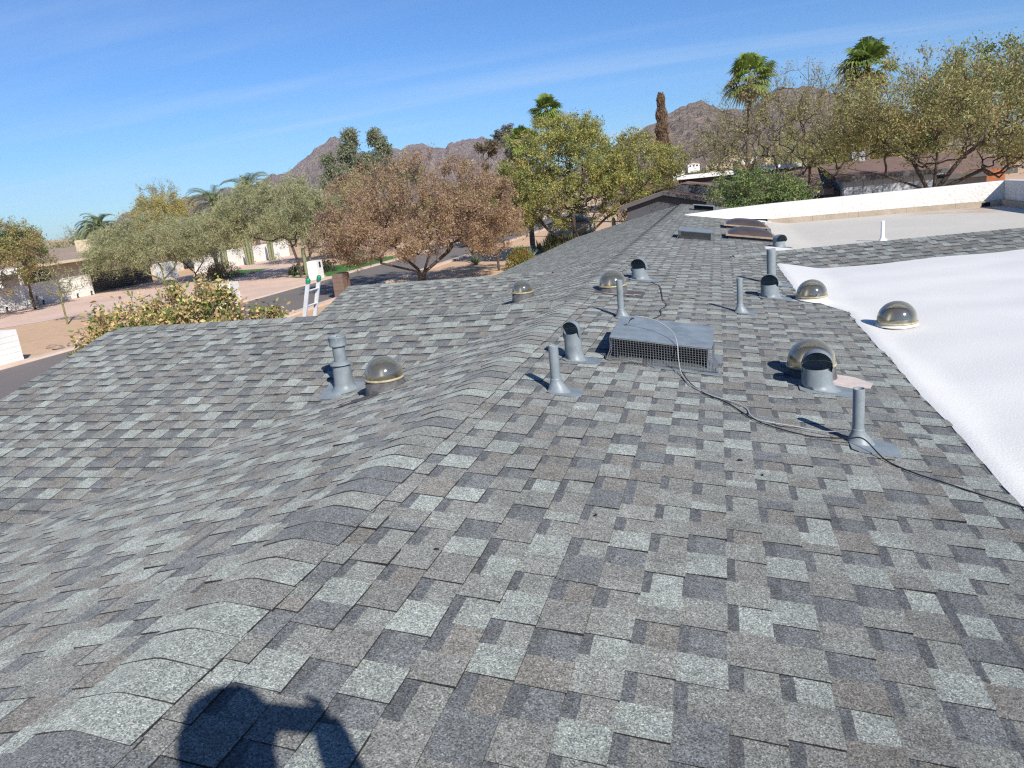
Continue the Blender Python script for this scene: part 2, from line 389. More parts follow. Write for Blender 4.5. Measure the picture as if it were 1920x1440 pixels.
decks['W2'] = deck('roof_slope', [(RX-1.4, W2Y, W2Z-.008), (RAKE+.1, W2Y, W2Z-.008), (RAKE+.1, W2Y-2.4, W2Z-.6-.008), (RX-3.8, W2Y-2.4, W2Z-.6-.008)])
deck('back_slope', [(RX-1.4, W2Y, W2Z-.008), (RX-5.0, W2Y+3.6, W2Z-.9-.008), (RAKE+.1, W2Y+3.6, W2Z-.9-.008), (RAKE+.1, W2Y, W2Z-.008)], M_SH)
a, b = slRW.p(-0.3, 0, -.008), slRW.p(10.0, 0, -.008)
decks['RW'] = deck('roof_slope', [slRW.p(0, 0, -.008), slRW.p(10, 0, -.008), slRW.p(10, 1.3, -.008), slRW.p(0, 1.3, -.008)])
deck('back_slope', [a, b, b+A(-.2, 1.0, -.30), a+A(-.2, 1.0, -.22)], M_SH)
deck('hip_slope', [(RX, 31.5, RZ-.006), (1.30, 31.5, zR(1.3)-.006), (1.3, 36.8, 2.2), (XE, 31.5-(XE-RX), zL(XE)-.006)], M_SH)

fields = {
 'R': shingle_pieces(slR, (1.30-RX)*kR, lambda v: (-0.6, 31.4), keepR, 0.085, 21),
 'L': shingle_pieces(slL, (RX-XE)*kL, lambda v: (-0.6, 31.5+v/kL), keepL, 0.10, 22),
 'W': shingle_pieces(slW, 5.5*kW, lambda v: (RAKE-0.03, RX-v/kW+0.25), keepW, 0.06, 23),
 'W2': shingle_pieces(slW2, 2.4*kW, lambda v: (RAKE+0.07, RX-1.4-v/kW+0.25), keepW2, 0.06, 24),
 'RW': shingle_pieces(slRW, 1.15, lambda v: (0.1, 9.9), None, 0.06, 25)}
allp = [(piece_area(p), k, i) for k, ps in fields.items() for i, p in enumerate(ps)]
allp.sort(key=lambda t: -t[0]); big = set((k, i) for _, k, i in allp[:300])
for k, ps in fields.items():
    for i, p in enumerate(ps):
        if (k, i) in big: join([p], 'shingle', M_SH, decks[k])
    join([p for i, p in enumerate(ps) if (k, i) not in big], 'shingle_field', M_SH, decks[k], 'stuff')
caps = cap_pieces((RX, 0.30, RZ), (RX, 31.6, RZ), TL, TR, seed=5)
rd = MB(); rd.tube([(RX, -1, RZ-0.03), (RX, 31.5, RZ-0.03)], 0.012, 5); ridge = rd.build('ridge', M_DECK, house)
for p in caps[:150]: join([p], 'ridge_cap', M_SH, ridge)
join(caps[150:], 'ridge_cap_field', M_SH, ridge, 'stuff')
def wing_ridge(a, b, seed, sl, sr):
    rr = MB(); rr.tube([A(*a)-A(0, 0, .03), A(*b)-A(0, 0, .03)], 0.012, 5); o = rr.build('ridge', M_DECK, house)
    for p in cap_pieces(a, b, sl, sr, seed=seed, half=0.14): join([p], 'ridge_cap', M_SH, o)
wing_ridge((RX-0.05, W1Y, RZ), (RAKE-.02, W1Y, RZ), 6, 0.25, 0.25)
wing_ridge((RX-1.5, W2Y, W2Z), (RAKE+.08, W2Y, W2Z), 7, 0.25, 0.25)
wing_ridge(tuple(slRW.p(0.3, 0)), tuple(slRW.p(9.8, 0)), 8, 0.3, RWS)

# walls and fascias under the roof
M_WALL = plain('house_stucco', (0.50, 0.44, 0.37), 0.9, 0.06, 1.0, 0.05, 30, 0.3, 30, 0.01)
M_FASC = plain('fascia_paint', (0.16, 0.16, 0.165), 0.7)
m = MB(); m.box(-6.4, 1.1, -3.6, 31, 0, 2.05); m.build('wall', M_WALL, house)
m = MB(); m.box(1.1, 12.0, -3.6, 23.9, 0, 2.85); m.build('wall', M_WALL, house)
m = MB(); m.prism([(RAKE+.18, W1Y, 3.40), (RAKE+.18, W1Y-5, 2.15), (RAKE+.18, W1Y-5, 0), (RAKE+.18, 17.0, 0), (RAKE+.18, 17.0, 2.1), (RAKE+.18, W2Y, 3.05), (RAKE+.18, 11.1, 2.45)], (.15, 0, 0)); m.build('gable_wall', M_WALL, house)
for (y0, z0, y1, z1) in ((W1Y, RZ, W1Y-5.5, RZ-1.375), (W1Y, RZ, 11.1, RZ-.9125), (W2Y, W2Z, 11.1, W2Z-.5875), (W2Y, W2Z, 16.9, W2Z-.8625)):
    m = MB(); x = RAKE+.02 if y0 == W1Y else RAKE+.12
    m.prism([(x, y0, z0-.02), (x, y1, z1-.02), (x, y1, z1-.20), (x, y0, z0-.20)], (-.03, 0, 0)); m.build('rake_board', M_FASC, house)
m = MB(); m.box(XE-.03, XE, -4, 36.5, zL(XE)-.18, zL(XE)-.012); m.build('fascia', M_FASC, house)

# white foam roof: a softly uneven sheet that runs a little way up over the shingles
def sheet(name, xs_of_y, x1, ys, zf, mat, nx=60):
    V = []; ny = len(ys)
    for y in ys:
        x0 = xs_of_y(y); t = np.linspace(0, 1, nx)**1.6
        for q in t: x = x0+(x1-x0)*q; V.append((x, y, zf(x, y, q)))
    F = [(i*nx+j, i*nx+j+1, (i+1)*nx+j+1, (i+1)*nx+j) for i in range(ny-1) for j in range(nx-1)]
    m = MB(); m.add(V, F, 0, (1, 1, 1), True)
    e = [V[i*nx] for i in range(ny)]; m.add(e+[(p[0]-.002, p[1], p[2]-.03) for p in e], [(i+1, i, ny+i, ny+i+1) for i in range(ny-1)])
    return m.build(name, mat, house)
def zw(x, y, q):
    base = 3.075+0.010*math.sin(x*1.1+.4)*math.sin(y*.8)+0.006*math.sin(x*3.1+y*2.3)+0.004*math.sin(y*5.3-x*2.)
    base += 0.016*math.exp(-((x-2.3-0.24*(y-4.5))/0.16)**2)*(1 if y < 9 else 0.3)
    return max(base, zR(x)+0.0078+0.014*min(1, q/0.005)) if x < 1.6 else base
yy = np.concatenate([np.linspace(-4, 8.4, 90), np.linspace(8.45, 9.4, 24), np.linspace(9.5, 13.0, 30), np.linspace(13.1, 15.5, 8)])
edge_w = lambda y: white_edge(y)+0.003*math.sin(y*3.1)+0.003*math.sin(y*7.7+1)+0.004*math.sin(y*17+2)+0.004*math.sin(y*41)+0.003*math.sin(y*83)
wf = sheet('flat_roof', edge_w, 12.0, yy, zw, M_WHITE); wf['label'] = 'white spray-foam flat roof'
def zg(x, y, q): return max(3.005+0.008*math.sin(x*.9)*math.sin(y*.7), zR(x)+0.012) if x < 1.9 else 3.005+0.008*math.sin(x*.9)*math.sin(y*.7)
gf = sheet('flat_roof', lambda y: 1.22+0.03*math.sin(y*2.2), 9.9, np.linspace(14.0, 24.2, 40), zg, M_GREY, 40); gf['label'] = 'pale grey flat roof behind the shingled strip'
# stucco parapet
m = MB(); prof = [(-1.05, 3.50), (0.2, 3.56), (1.5, 3.60), (7.55, 3.66)]
Vp = []
for x, z in prof:
    y = 24.05+0.004*x; zb = max(zR(x)+.002, 3.13) if x < 1.4 else 3.15
    Vp += [(x, y-.16, zb), (x, y-.13, z-.03), (x, y-.09, z), (x, y+.12, z), (x, y+.15, z-.03), (x, y+.15, 2.6)]
Fp = [(i*6+j, i*6+j+1, i*6+j+7, i*6+j+6) for i in range(3) for j in range(5)]
m.add(Vp, Fp+[(0, 5, 4, 3, 2, 1), (18, 19, 20, 21, 22, 23)]); par = m.build('parapet', M_STUCCO, house)
m = MB(); m.box(7.55, 7.80, 15.0, 24.2, 2.6, 3.67); m.build('parapet', M_STUCCO, house)
m = MB(); m.box(7.42, 7.548, 15.2, 23.8, 3.0, 3.16); m.build('parapet_base', M_COPING, house)
for i in range(5):
    x0 = 1.35+i*1.24; m = MB(); m.box(x0, x0+1.235, 23.70, 23.90, 3.0, 3.148); m.build('parapet_base', M_COPING, house)
m = MB(); m.box(6.95, 7.15, 23.69, 23.72, 3.02, 3.13); m.build('scupper', M_DARK, house)
Vs = []; ny = 24
for i in range(ny):
    x = -1.0+2.45*i/(ny-1); yc = 23.75-0.42*(i/(ny-1)); Vs += [(x, yc, zR(x)+.016), (x, 23.93, zR(x)+.03)]
m = MB(); m.add(Vs, [(2*i, 2*i+2, 2*i+3, 2*i+1) for i in range(ny-1)]); m.build('parapet_flashing', M_WHITE, house)

# ------------------------------------------------------------------ things standing on the roof
GREY = (1, 1, 1); 
def flange(t, sx0, sx1, sy0, sy1, gx, gy=0.0, name='flange', mat=M_METAL, h=0.0125, rnd=0.03):
    """flashing plate lying on a slope of gradient gx, gy (dz/dx, dz/dy), corners clipped"""
    P = [(sx0+rnd, sy0), (sx1-rnd, sy0), (sx1, sy0+rnd), (sx1, sy1-rnd), (sx1-rnd, sy1), (sx0+rnd, sy1), (sx0, sy1-rnd), (sx0, sy0+rnd)]
    m = MB(); top = [(x, y, gx*x+gy*y+h) for x, y in P]; m.prism([(x, y, z-.004) for x, y, z in top], (0, 0, .004)); return m.build(name, mat, t)
def vent_pipe(x, y, z, r, h, label, gx=-TR, mat=M_METAL, boot=True, plate=(-.05, .17, -.10, .10)):
    t = thing('vent_pipe', (x, y, z), label, 'vent pipe', 'plumbing vent pipes on the roof')
    m = MB(); m.lathe([(r*.85, h-.12), (r*.85, h-.001), (r, h), (r, h-.004), (r, -.02)], 28); m.lathe([(r*.85, h-.118), (0.001, h-.12)], 28); m.build('pipe', mat, t)
    if boot:
        m = MB(); n = 24; rows = []
        for k, (rr, zz_, sx) in enumerate(((r*1.95, 0.010, .018), (r*1.8, 0.015, .016), (r*1.38, 0.044, .006), (r*1.15, .070, .0), (r*1.10, .082, 0), (r*1.10, .090, 0), (r*.98, .091, 0))):
            rows.append([(sx+rr*math.cos(2*math.pi*j/n)*(1.25 if k < 3 else 1), rr*math.sin(2*math.pi*j/n), zz_+(gx*(sx+rr*math.cos(2*math.pi*j/n)*1.25) if k < 2 else gx*rr*math.cos(2*math.pi*j/n)*.4 if k == 2 else 0)) for j in range(n)])
        V = [p for row in rows for p in row]; m.add(V, [(i*n+j, i*n+(j+1) % n, (i+1)*n+(j+1) % n, (i+1)*n+j) for i in range(len(rows)-1) for j in range(n)], 0, (1, 1, 1), True)
        m.build('boot', mat, t); flange(t, *plate, gx, mat=mat)
    return t
vent_pipe(.69, 4.17, zR(.69), .030, .315, 'grey vent pipe nearest the white roof, with a cable wound round its base', plate=(-.05, .19, -.16, .07))
vent_pipe(-1.01, 4.36, zR(-1.01), .031, .30, 'grey vent pipe just right of the main ridge, in front of the short hooded vent', plate=(-.05, .16, -.09, .09))
vent_pipe(-.92, 6.92, zR(-.92), .030, .36, 'slim grey vent pipe behind the mesh-fronted attic vent')
vent_pipe(.17, 7.87, zR(.17), .030, .36, 'slim grey vent pipe alone in the middle of the right slope')
t = vent_pipe(.62, 10.25, zR(.62), .056, .46, 'thick grey vent pipe standing behind a hooded vent near the white roof corner', plate=(-.1, .26, -.14, .14))
M_PIPEW = plain('white_plastic', (0.78, 0.78, 0.78), 0.4)
vent_pipe(3.13, 16.6, 3.005, .036, .40, 'white vent pipe on the pale grey flat roof', gx=0, mat=M_PIPEW, plate=(-.06, .12, -.1, .1))

def hood_vent(x, y, r, h, label, yaw=-0.12, plate=True):
    z = zR(x); t = thing('hooded_vent', (x, y, z), label, 'roof vent', 'hooded exhaust vents on the roof')
    hb = h-r; m = MB(); n = 36; f0 = -math.pi/2+yaw                        # lower barrel, flared at the foot, its front rim cut lower
    d = A(math.cos(f0), math.sin(f0), 0); sd = A(-d[1], d[0], 0)
    def rim(a): return hb*(1.0-0.12*max(0, math.cos(a-f0))**.7)
    V = []
    for k in range(6):
        for j in range(n):
            a = 2*math.pi*j/n; rr = r*(1.20, 1.08, 1.03, 1.0, 1.0, 1.0)[k]; zt = rim(a)
            zz_ = (-TR*rr*math.cos(a)+.008) if k == 0 else zt*(0, .10, .30, .55, .8, 1.0)[k]-(TR*rr*math.cos(a)*.5 if k == 1 else 0)
            V.append((rr*math.cos(a)+(0.04*r/.11 if k == 0 else 0.015*r/.11 if k == 1 else 0), rr*math.sin(a), zz_))
    m.add(V, [(i*n+j, i*n+(j+1) % n, (i+1)*n+(j+1) % n, (i+1)*n+j) for i in range(5) for j in range(n)], 0, GREY, True); m.build('barrel', M_METAL, t)
    k = 20; rr = r*1.02; V = []; rows = 0
    for q in range(7):                                                     # quarter-dome at the back
        ph = math.pi/2*(1-q/6)
        for j in range(k+1):
            a = math.pi*j/k; c_ = sd*math.cos(a)*rr; up = math.sin(a)*rr; V.append(c_-d*up*math.sin(ph)+A(0, 0, hb+up*math.cos(ph)))
        rows += 1
    for s_ in (.35*r, .65*r, .95*r):                                      # barrel vault reaching forward over the opening
        for j in range(k+1):
            a = math.pi*j/k; V.append(d*s_+sd*rr*math.cos(a)+A(0, 0, hb+rr*math.sin(a)))
        rows += 1
    m = MB(); m.add(V, [(i*(k+1)+j, i*(k+1)+j+1, (i+1)*(k+1)+j+1, (i+1)*(k+1)+j) for i in range(rows-1) for j in range(k)], 0, GREY, True)
    for e in (0, k):                                                       # cheeks running down to the barrel
        side = [V[i*(k+1)+e] for i in range(6, rows)]; low = [p+A(0, 0, -hb*.34*f)-sd*(1 if e == 0 else -1)*r*.10*f2 for p, f, f2 in zip(side, (1, .8, .5, 0), (.0, .3, .6, 0))]
        m.add(side+low, [(i, i+1, 5+i, 4+i) for i in range(3)], 0, GREY, True)
    m.build('hood', M_METAL, t)
    m = MB(); m.lathe([(0.001, hb*.12), (r*.95, hb*.12)], 24); m.build('throat_shade_disc', M_DARK, t)  # near-black disc paints in the shade down the barrel
    if plate: flange(t, -r*1.2, r*1.2+.12, -r*1.5, r*1.3, -TR)
    return t
hood_vent(-1.05, 5.18, .062, .29, 'small hooded grey vent between the main ridge and the mesh-fronted attic vent')
hood_vent(.60, 5.22, .098, .275, 'large hooded grey vent right in front of a yellowed skylight dome')
hood_vent(.53, 9.08, .100, .28, 'hooded grey vent in front of the thick vent pipe')
hood_vent(-1.0, 9.50, .100, .27, 'hooded grey vent beside the ridge, with a black cable trailing from it')
hood_vent(1.10, 15.75, .115, .25, 'far hooded grey vent at the edge of the pale grey flat roof', yaw=0.5)

def mat_dome():
    t = NT('yellowed_acrylic_dome'); lw = t.n('ShaderNodeLayerWeight'); lw.inputs['Blend'].default_value = 0.35
    tr = t.n('ShaderNodeBsdfTransparent'); tr.inputs[0].default_value = (0.90, 0.87, 0.74, 1)
    gl = t.n('ShaderNodeBsdfGlossy'); gl.inputs[0].default_value = (0.95, 0.93, 0.86, 1); gl.inputs['Roughness'].default_value = 0.09
    df = t.n('ShaderNodeBsdfPrincipled'); df.inputs['Base Color'].default_value = (0.74, 0.67, 0.48, 1); df.inputs['Roughness'].default_value = 0.35
    m1 = t.n('ShaderNodeMixShader'); t.L(t.rng(lw.outputs['Facing'], 0.2, 0.95, 0.07, 0.62), m1.inputs[0]); t.L(tr.outputs[0], m1.inputs[1]); t.L(df.outputs[0], m1.inputs[2])
    m2 = t.n('ShaderNodeMixShader'); t.L(t.rng(lw.outputs['Fresnel'], 0.0, 1.0, 0.15, 0.95), m2.inputs[0]); t.L(m1.outputs[0], m2.inputs[1]); t.L(gl.outputs[0], m2.inputs[2]); t.L(m2.outputs[0], t.o.inputs[0]); return t.m
M_DOME = mat_dome()
M_MIRROR = plain('reflective_tube', (0.62, 0.62, 0.60), 0.13, 0.04, 4, metal=1.0)
M_RIM = plain('amber_dome_rim', (0.40, 0.35, 0.22), 0.35, 0.3, 30)
M_CURB = plain('weathered_flashing', (0.10, 0.095, 0.095), 0.7, 0.4, 14, 0.25, 50, 0.2, 30, 0.003)
M_DISC = plain('added_disc_grey', (0.17, 0.16, 0.14), 0.45, 0.25, 12)  # grey of the disc added inside the domes
M_TORN = plain('torn_pale_film', (0.62, 0.50, 0.42), 0.8, 0.2, 20)
def tube_skylight(x, y, z, r, ch, label, gx, gy=0, plate=None, torn=(), curbmat=None, squash=0.98):
    t = thing('tubular_skylight', (x, y, z), label, 'skylight', 'round dome skylights on the roof'); n = 40
    m = MB(); V = []
    for rr, top in ((r*1.10, False), (r*1.0, True), (r*.97, True)):
        for j in range(n):
            a = 2*math.pi*j/n; px, py = rr*math.cos(a), rr*math.sin(a); V.append((px, py, ch if top else gx*px+gy*py+.006))
    m.add(V, [(i*n+j, i*n+(j+1) % n, (i+1)*n+(j+1) % n, (i+1)*n+j) for i in range(2) for j in range(n)], 0, GREY, True); m.build('curb', curbmat or M_CURB, t)
    m = MB(); m.lathe([(r*1.0, ch-.004), (r*1.05, ch-.002), (r*1.065, ch+.006), (r*1.05, ch+.014), (r*1.0, ch+.016)], n); m.build('rim', M_RIM, t)
    m = MB(); K = 12; m.lathe([(r*1.005, ch+.010), (r*1.01, ch+.03)]+[(max(r*1.01*math.cos(q*math.pi/2/K), .001), ch+.03+r*squash*1.02*math.sin(q*math.pi/2/K)) for q in range(1, K+1)], n); m.build('dome', M_DOME, t)
    m = MB(); m.lathe([(r*.93, -.3), (r*.93, ch+.012)], n); m.lathe([(.001, -.25), (r*.93, -.25)], n); m.build('light_tube', M_MIRROR, t)
    m = MB(); m.lathe([(.001, ch-.012), (r*.92, ch-.012)], n); m.build('added_dome_disc', M_DISC, t)  # disc added to set how dark the dome looks inside
    m = MB(); m.lathe([(r*.90, ch+.01), (r*.86, ch+.045+r*.3), (r*.52, ch+r*.72)], 16, a0=0.1, a1=math.pi-0.1); m.build('reflector', M_MIRROR, t)   # half-shell that turns low sun down the tube
    if plate: flange(t, *plate, gx, gy, 'flashing', M_CURB, .0135)
    for (dx, dy, a, l, w) in torn:
        m = MB(); c, s_ = math.cos(a), math.sin(a); P = [(-l, -w*.8), (-l*.2, -w), (l*.6, -w*.6), (l, w*.1), (l*.5, w), (-l*.4, w*.7), (-l*.9, w*.9)]
        P = [(dx+c*p-s_*q, dy+s_*p+c*q) for p, q in P]; m.prism([(p, q, gx*p+gy*q+.016+.003*math.sin(9*p)) for p, q in P], (0, 0, .0015)); m.build('torn_film', M_TORN, t)
    return t
tube_skylight(-1.18, 8.32, zR(-1.18), .148, .075, 'cloudy dome skylight beside the main ridge, behind a slim vent pipe', -TR, plate=(-.2, .34, -.22, .18), torn=((.20, -.16, .1, .055, .012), (.02, -.19, -.2, .10, .010), (.28, -.10, .3, .04, .010)))
tube_skylight(.99, 9.12, zR(.99)+.01, .165, .05, 'dome skylight on the edge of the white coating beside a hooded vent', -TR, curbmat=M_WHITE)
M_PINK = plain('pale_pink_flashing', (0.55, 0.47, 0.42), 0.75, 0.12, 15)
t = tube_skylight(.60, 5.56, zR(.6), .162, .085, 'large yellowed dome skylight behind the large hooded vent', -TR)
m = MB(); P = [(.02, -.20), (.22, -.26), (.36, -.20), (.40, -.06), (.30, .06), (.1, .1)]; m.prism([(p, q, -TR*p+.014) for p, q in P], (0, 0, .003)); m.build('flashing', M_PINK, t)
tube_skylight(1.62, 7.82, 3.082, .176, .03, 'yellowed dome skylight standing on the white flat roof', 0, curbmat=M_WHITE)
tube_skylight(-2.60, 5.22, zL(-2.6), .150, .095, 'bright dome skylight on a dark curb in the roof valley beside the capped flue', TL, plate=(-.36, -.02, -.24, -.10), torn=((-.27, -.17, .3, .035, .012), (-.33, -.23, .2, .03, .012), (-.18, -.10, .3, .02, .008)))
tube_skylight(-2.58, 9.62, zL(-2.58), .140, .10, 'small dome skylight behind the front wing ridge', TL, torn=((.22, -.62, .1, .05, .012), (.40, -.45, -.1, .06, .014)))

# capped flue on the front wing
x, y = -3.29, 5.80; z = RZ-.25*(W1Y-y); t = thing('flue_vent', (x, y, z), 'tall grey flue with a slotted cap and storm collar on the front wing', 'flue')
m = MB(); n = 32; V = []
for rr, zz_, tilt, dy in ((.12, .010, 1, -.02), (.092, .03, 1, -.01), (.086, .06, .5, 0), (.080, .22, 0, 0)):
    for j in range(n): a = 2*math.pi*j/n; V.append((rr*math.cos(a), dy+rr*math.sin(a), zz_+.25*(dy+rr*math.sin(a))*tilt))
m.add(V, [(i*n+j, i*n+(j+1) % n, (i+1)*n+(j+1) % n, (i+1)*n+j) for i in range(3) for j in range(n)], 0, GREY, True); m.build('base_flashing', M_METAL, t)
m = MB(); m.lathe([(.058, .262), (.066, .258), (.098, .236), (.100, .230), (.085, .226), (.06, .228)], 36); m.build('storm_collar', M_METAL, t)
m = MB(); m.lathe([(.056, .2), (.056, .43)], 32); m.lathe([(.050, .2), (.050, .43)], 32); m.build('pipe', M_METAL, t)
m = MB(); m.lathe([(.058, .392), (.076, .398), (.078, .404), (.076, .412), (.076, .472), (.080, .478), (.080, .486), (.072, .487), (.070, .47), (.070, .41)], 36); m.build('cap_band', M_METAL, t)
m = MB(); m.lathe([(.001, .455), (.052, .455), (.056, .450), (.056, .443), (.001, .443)], 28); m.build('cap_disc', M_METAL, t)
for k in range(4):
    a = k*math.pi/2+.4; m = MB(); m.box(.05, .078, -.006, .006, .44, .484, M=Matrix.Rotation(a, 4, 'Z')); m.build('cap_strut', M_METAL, t)
flange(t, -.19, .17, -.19, .10, 0, .25)

# attic vents: low sheet-metal boxes
def attic_vent(x0, x1, y0, y1, h, label, mesh=True, seed=1, toph=0.0):
    cx, cy = (x0+x1)/2, (y0+y1)/2; t = thing('attic_vent', (cx, cy, zR(cx)), label, 'attic vent', 'box attic vents on the roof'); a, b = (x1-x0)/2, (y1-y0)/2
    g = lambda x, y, h: (x, y, -TR*x+h)
    m = MB(); m.prism([g(-a-.015, -b-.02, h), g(a+.015, -b-.02, h), g(a+.015, b+.02, h+toph), g(-a-.015, b+.02, h+toph)], (0, 0, .008)); m.build('top_plate', M_METAL, t)
    for (p, q) in (((-a+.03, -b+.05), (-a+.03, b)), ((a-.03, -b+.05), (a-.03, b)), ((-a+.03, b), (a-.03, b))):
        m = MB(); d = A(q[0]-p[0], q[1]-p[1], 0); nn = nrm(A(-d[1], d[0], 0))*.006
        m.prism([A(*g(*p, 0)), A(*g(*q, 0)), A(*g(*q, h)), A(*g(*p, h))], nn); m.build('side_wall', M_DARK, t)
    m = MB(); m.prism([g(-a+.04, -b+.10, .03), g(a-.04, -b+.10, .03), g(a-.04, -b+.10, h-.01), g(-a+.04, -b+.10, h-.01)], (0, .005, 0)); m.build('throat_shade_sheet', M_DARK, t)  # near-black sheet stands in for the shade inside the box
    if mesh:
        r = random.Random(seed); path = [(-a-.02, b*.7), (-a-.02, -b*.2), (-a-.012, -b-.03), (-a*.4, -b-.045), (a*.3, -b-.04), (a+.012, -b-.03), (a+.02, -b*.4)]
        pl = [A(*p) for p in path]; seg = [np.linalg.norm(pl[i+1]-pl[i]) for i in range(len(pl)-1)]; tot = sum(seg)
        def at(s):
            for i, l in enumerate(seg):
                if s <= l or i == len(seg)-1: return pl[i]+(pl[i+1]-pl[i])*min(s/l, 1.0)
                s -= l
        ns = int(tot/.0195); nv = 11; grid = np.zeros((ns+1, nv+1, 3))
        for i in range(ns+1):
            p = at(tot*i/ns); od = nrm(A(p[0], p[1]*1.0-.001, 0)) if abs(p[0]) > a*.98 else A(0, -1, 0)
            for j in range(nv+1):
                f = j/nv; o = 0.055*max(0, f-.55)/.45+0.012*math.sin(i*.33+j*.6)*f+r.uniform(-.0015, .0015)
                hh = h*(1-min(f/.86, 1))+.012+ (0.012 if f > .86 else 0)*math.sin(i*.5); q = A(p[0], p[1], 0)+od*o
                grid[i, j] = A(*g(q[0], q[1], hh))
        for k in range(2):
            m = MB()
            if k == 0:
                for i in range(ns+1): m.tube(grid[i], .0021, 3, caps=False, smooth=False)
            else:
                for j in range(nv+1): m.tube(grid[:, j], .0021, 3, caps=False, smooth=False)
            m.build('wire_mesh', M_WIRE, t)['kind'] = 'stuff'
    flange(t, -a*.2, a+.07, -b-.13, b*.5, -TR, name='flange')
    return t
attic_vent(-.79, -.09, 5.33, 6.02, .165, 'wide box attic vent with a black wire-mesh front on the right slope', True, 4, .02)
attic_vent(-.82, -.17, 15.8, 16.5, .16, 'far dark-fronted box attic vent in front of the bronze skylights', True, 5, .02)
attic_vent(-.9, -.2, 27.4, 28.1, .18, 'small distant box attic vent near the far end of the ridge', False, 6)

# bronze bubble skylights
def mat_bronze():
    t = NT('bronze_acrylic'); c = t.scale((0.075, 0.058, 0.052), t.rng(t.noise(3.0, 4), .3, .7, .8, 1.3)); return t.done(c, 0.30, 0, None, 0.35)
M_BRONZE = mat_bronze(); M_TANFRAME = plain('weathered_tan_frame', (0.34, 0.25, 0.18), 0.7, 0.25, 10)
for (x0, x1, y0, y1, lab) in ((.10, 1.14, 16.65, 17.75, 'nearer of the two bronze bubble skylights beside the pale grey flat roof'), (.08, 1.16, 19.75, 20.85, 'farther of the two bronze bubble skylights beside the pale grey flat roof')):
    cx, cy = (x0+x1)/2, (y0+y1)/2; t = thing('bubble_skylight', (cx, cy, zR(cx)), lab, 'skylight', 'bronze bubble skylights'); a, b = (x1-x0)/2, (y1-y0)/2
    m = MB(); m.prism([(-a+.05, -b+.05, TR*(a-.05)-.02), (a-.05, -b+.05, -TR*(a-.05)-.02), (a-.05, b-.05, -TR*(a-.05)-.02), (-a+.05, b-.05, TR*(a-.05)-.02)], (0, 0, .09)); m.build('curb', M_CURB, t)
    for e in ((-a, a, -b, -b+.07), (-a, a, b-.07, b), (-a, -a+.07, -b+.072, b-.072), (a-.07, a, -b+.072, b-.072)):
        m = MB(); m.prism([(e[0], e[2], -TR*e[0]+.072), (e[1], e[2], -TR*e[1]+.072), (e[1], e[3], -TR*e[1]+.072), (e[0], e[3], -TR*e[0]+.072)], (0, 0, .035)); m.build('frame', M_TANFRAME, t)
    N = 24; V = []
    for i in range(N+1):
        for j in range(N+1):
            u, v = -1+2*i/N, -1+2*j/N; px, py = u*(a-.05), v*(b-.05); V.append((px, py, -TR*px+0.10+.155*(max(0, 1-u**4)*max(0, 1-v**4))**.6*(1-.25*(u*u+v*v))))
    m = MB(); m.add(V, [(i*(N+1)+j, (i+1)*(N+1)+j, (i+1)*(N+1)+j+1, i*(N+1)+j+1) for i in range(N) for j in range(N)], 0, GREY, True); m.build('bubble', M_BRONZE, t)

# cables lying on the roof
def spline(pts, k=10):
    p = np.array(pts, float); p = np.vstack([2*p[0]-p[1], p, 2*p[-1]-p[-2]]); o = []
    for i in range(1, len(p)-2):
        for t in np.linspace(0, 1, k, endpoint=False):
            a, b, c, d = p[i-1:i+3]; o.append(.5*((2*b)+(-a+c)*t+(2*a-5*b+4*c-d)*t*t+(-a+3*b-3*c+d)*t**3))
    return np.array(o+[p[-2]])
def cable(pts, r, mat, label):
    P = spline([(x, y, (zR(x) if x < 1.29 else 3.08)+.011+r+h) for x, y, h in pts]); c0 = P[0].copy(); m = MB(); m.tube(P-c0, r, 6); o = m.build('cable', mat, None); o.location = Vector(c0); return tag(o, label, 'cable', 'loose cables on the roof')
M_CABW = plain('pale_cable', (0.42, 0.42, 0.41), 0.5)
cable([(-.84, 9.2, .01), (-.72, 9.0, .002), (-.66, 8.5, 0), (-.62, 8.1, .004), (-.56, 7.75, 0), (-.60, 7.5, 0), (-.58, 7.2, 0), (-.63, 6.95, .004), (-.70, 6.6, 0), (-.69, 6.25, .06), (-.70, 5.95, .19), (-.72, 5.72, .185)], 0.0042, M_RUB, 'black cable running from the ridge hooded vent to the mesh-fronted attic vent')
cable([(-.72, 5.70, .19), (-.68, 5.68, .25), (-.60, 5.64, .27), (-.47, 5.58, .26), (-.36, 5.45, .22), (-.32, 5.29, .17), (-.31, 5.20, .08), (-.28, 5.05, .004), (-.20, 4.82, 0), (-.08, 4.68, 0), (.05, 4.60, 0), (.12, 4.50, 0), (.14, 4.36, .004), (.20, 4.30, 0), (.36, 4.25, .01), (.52, 4.20, .02), (.63, 4.14, .06)], 0.0036, M_CABW, 'pale grey cable looping over the attic vent down to the nearest vent pipe')
cable([(-.30, 5.16, .02), (-.22, 4.9, 0), (-.12, 4.70, 0), (.02, 4.55, 0), (.14, 4.33, .0), (.25, 4.22, 0), (.45, 4.14, 0), (.62, 4.10, .03), (.70, 4.07, .05), (.78, 3.93, 0), (.88, 3.80, 0), (1.0, 3.72, 0), (1.15, 3.62, 0), (1.3, 3.52, .012), (1.5, 3.40, 0), (2.2, 3.0, 0)], .0036, M_RUB, 'thin black cable from the attic vent past the nearest vent pipe onto the white roof')

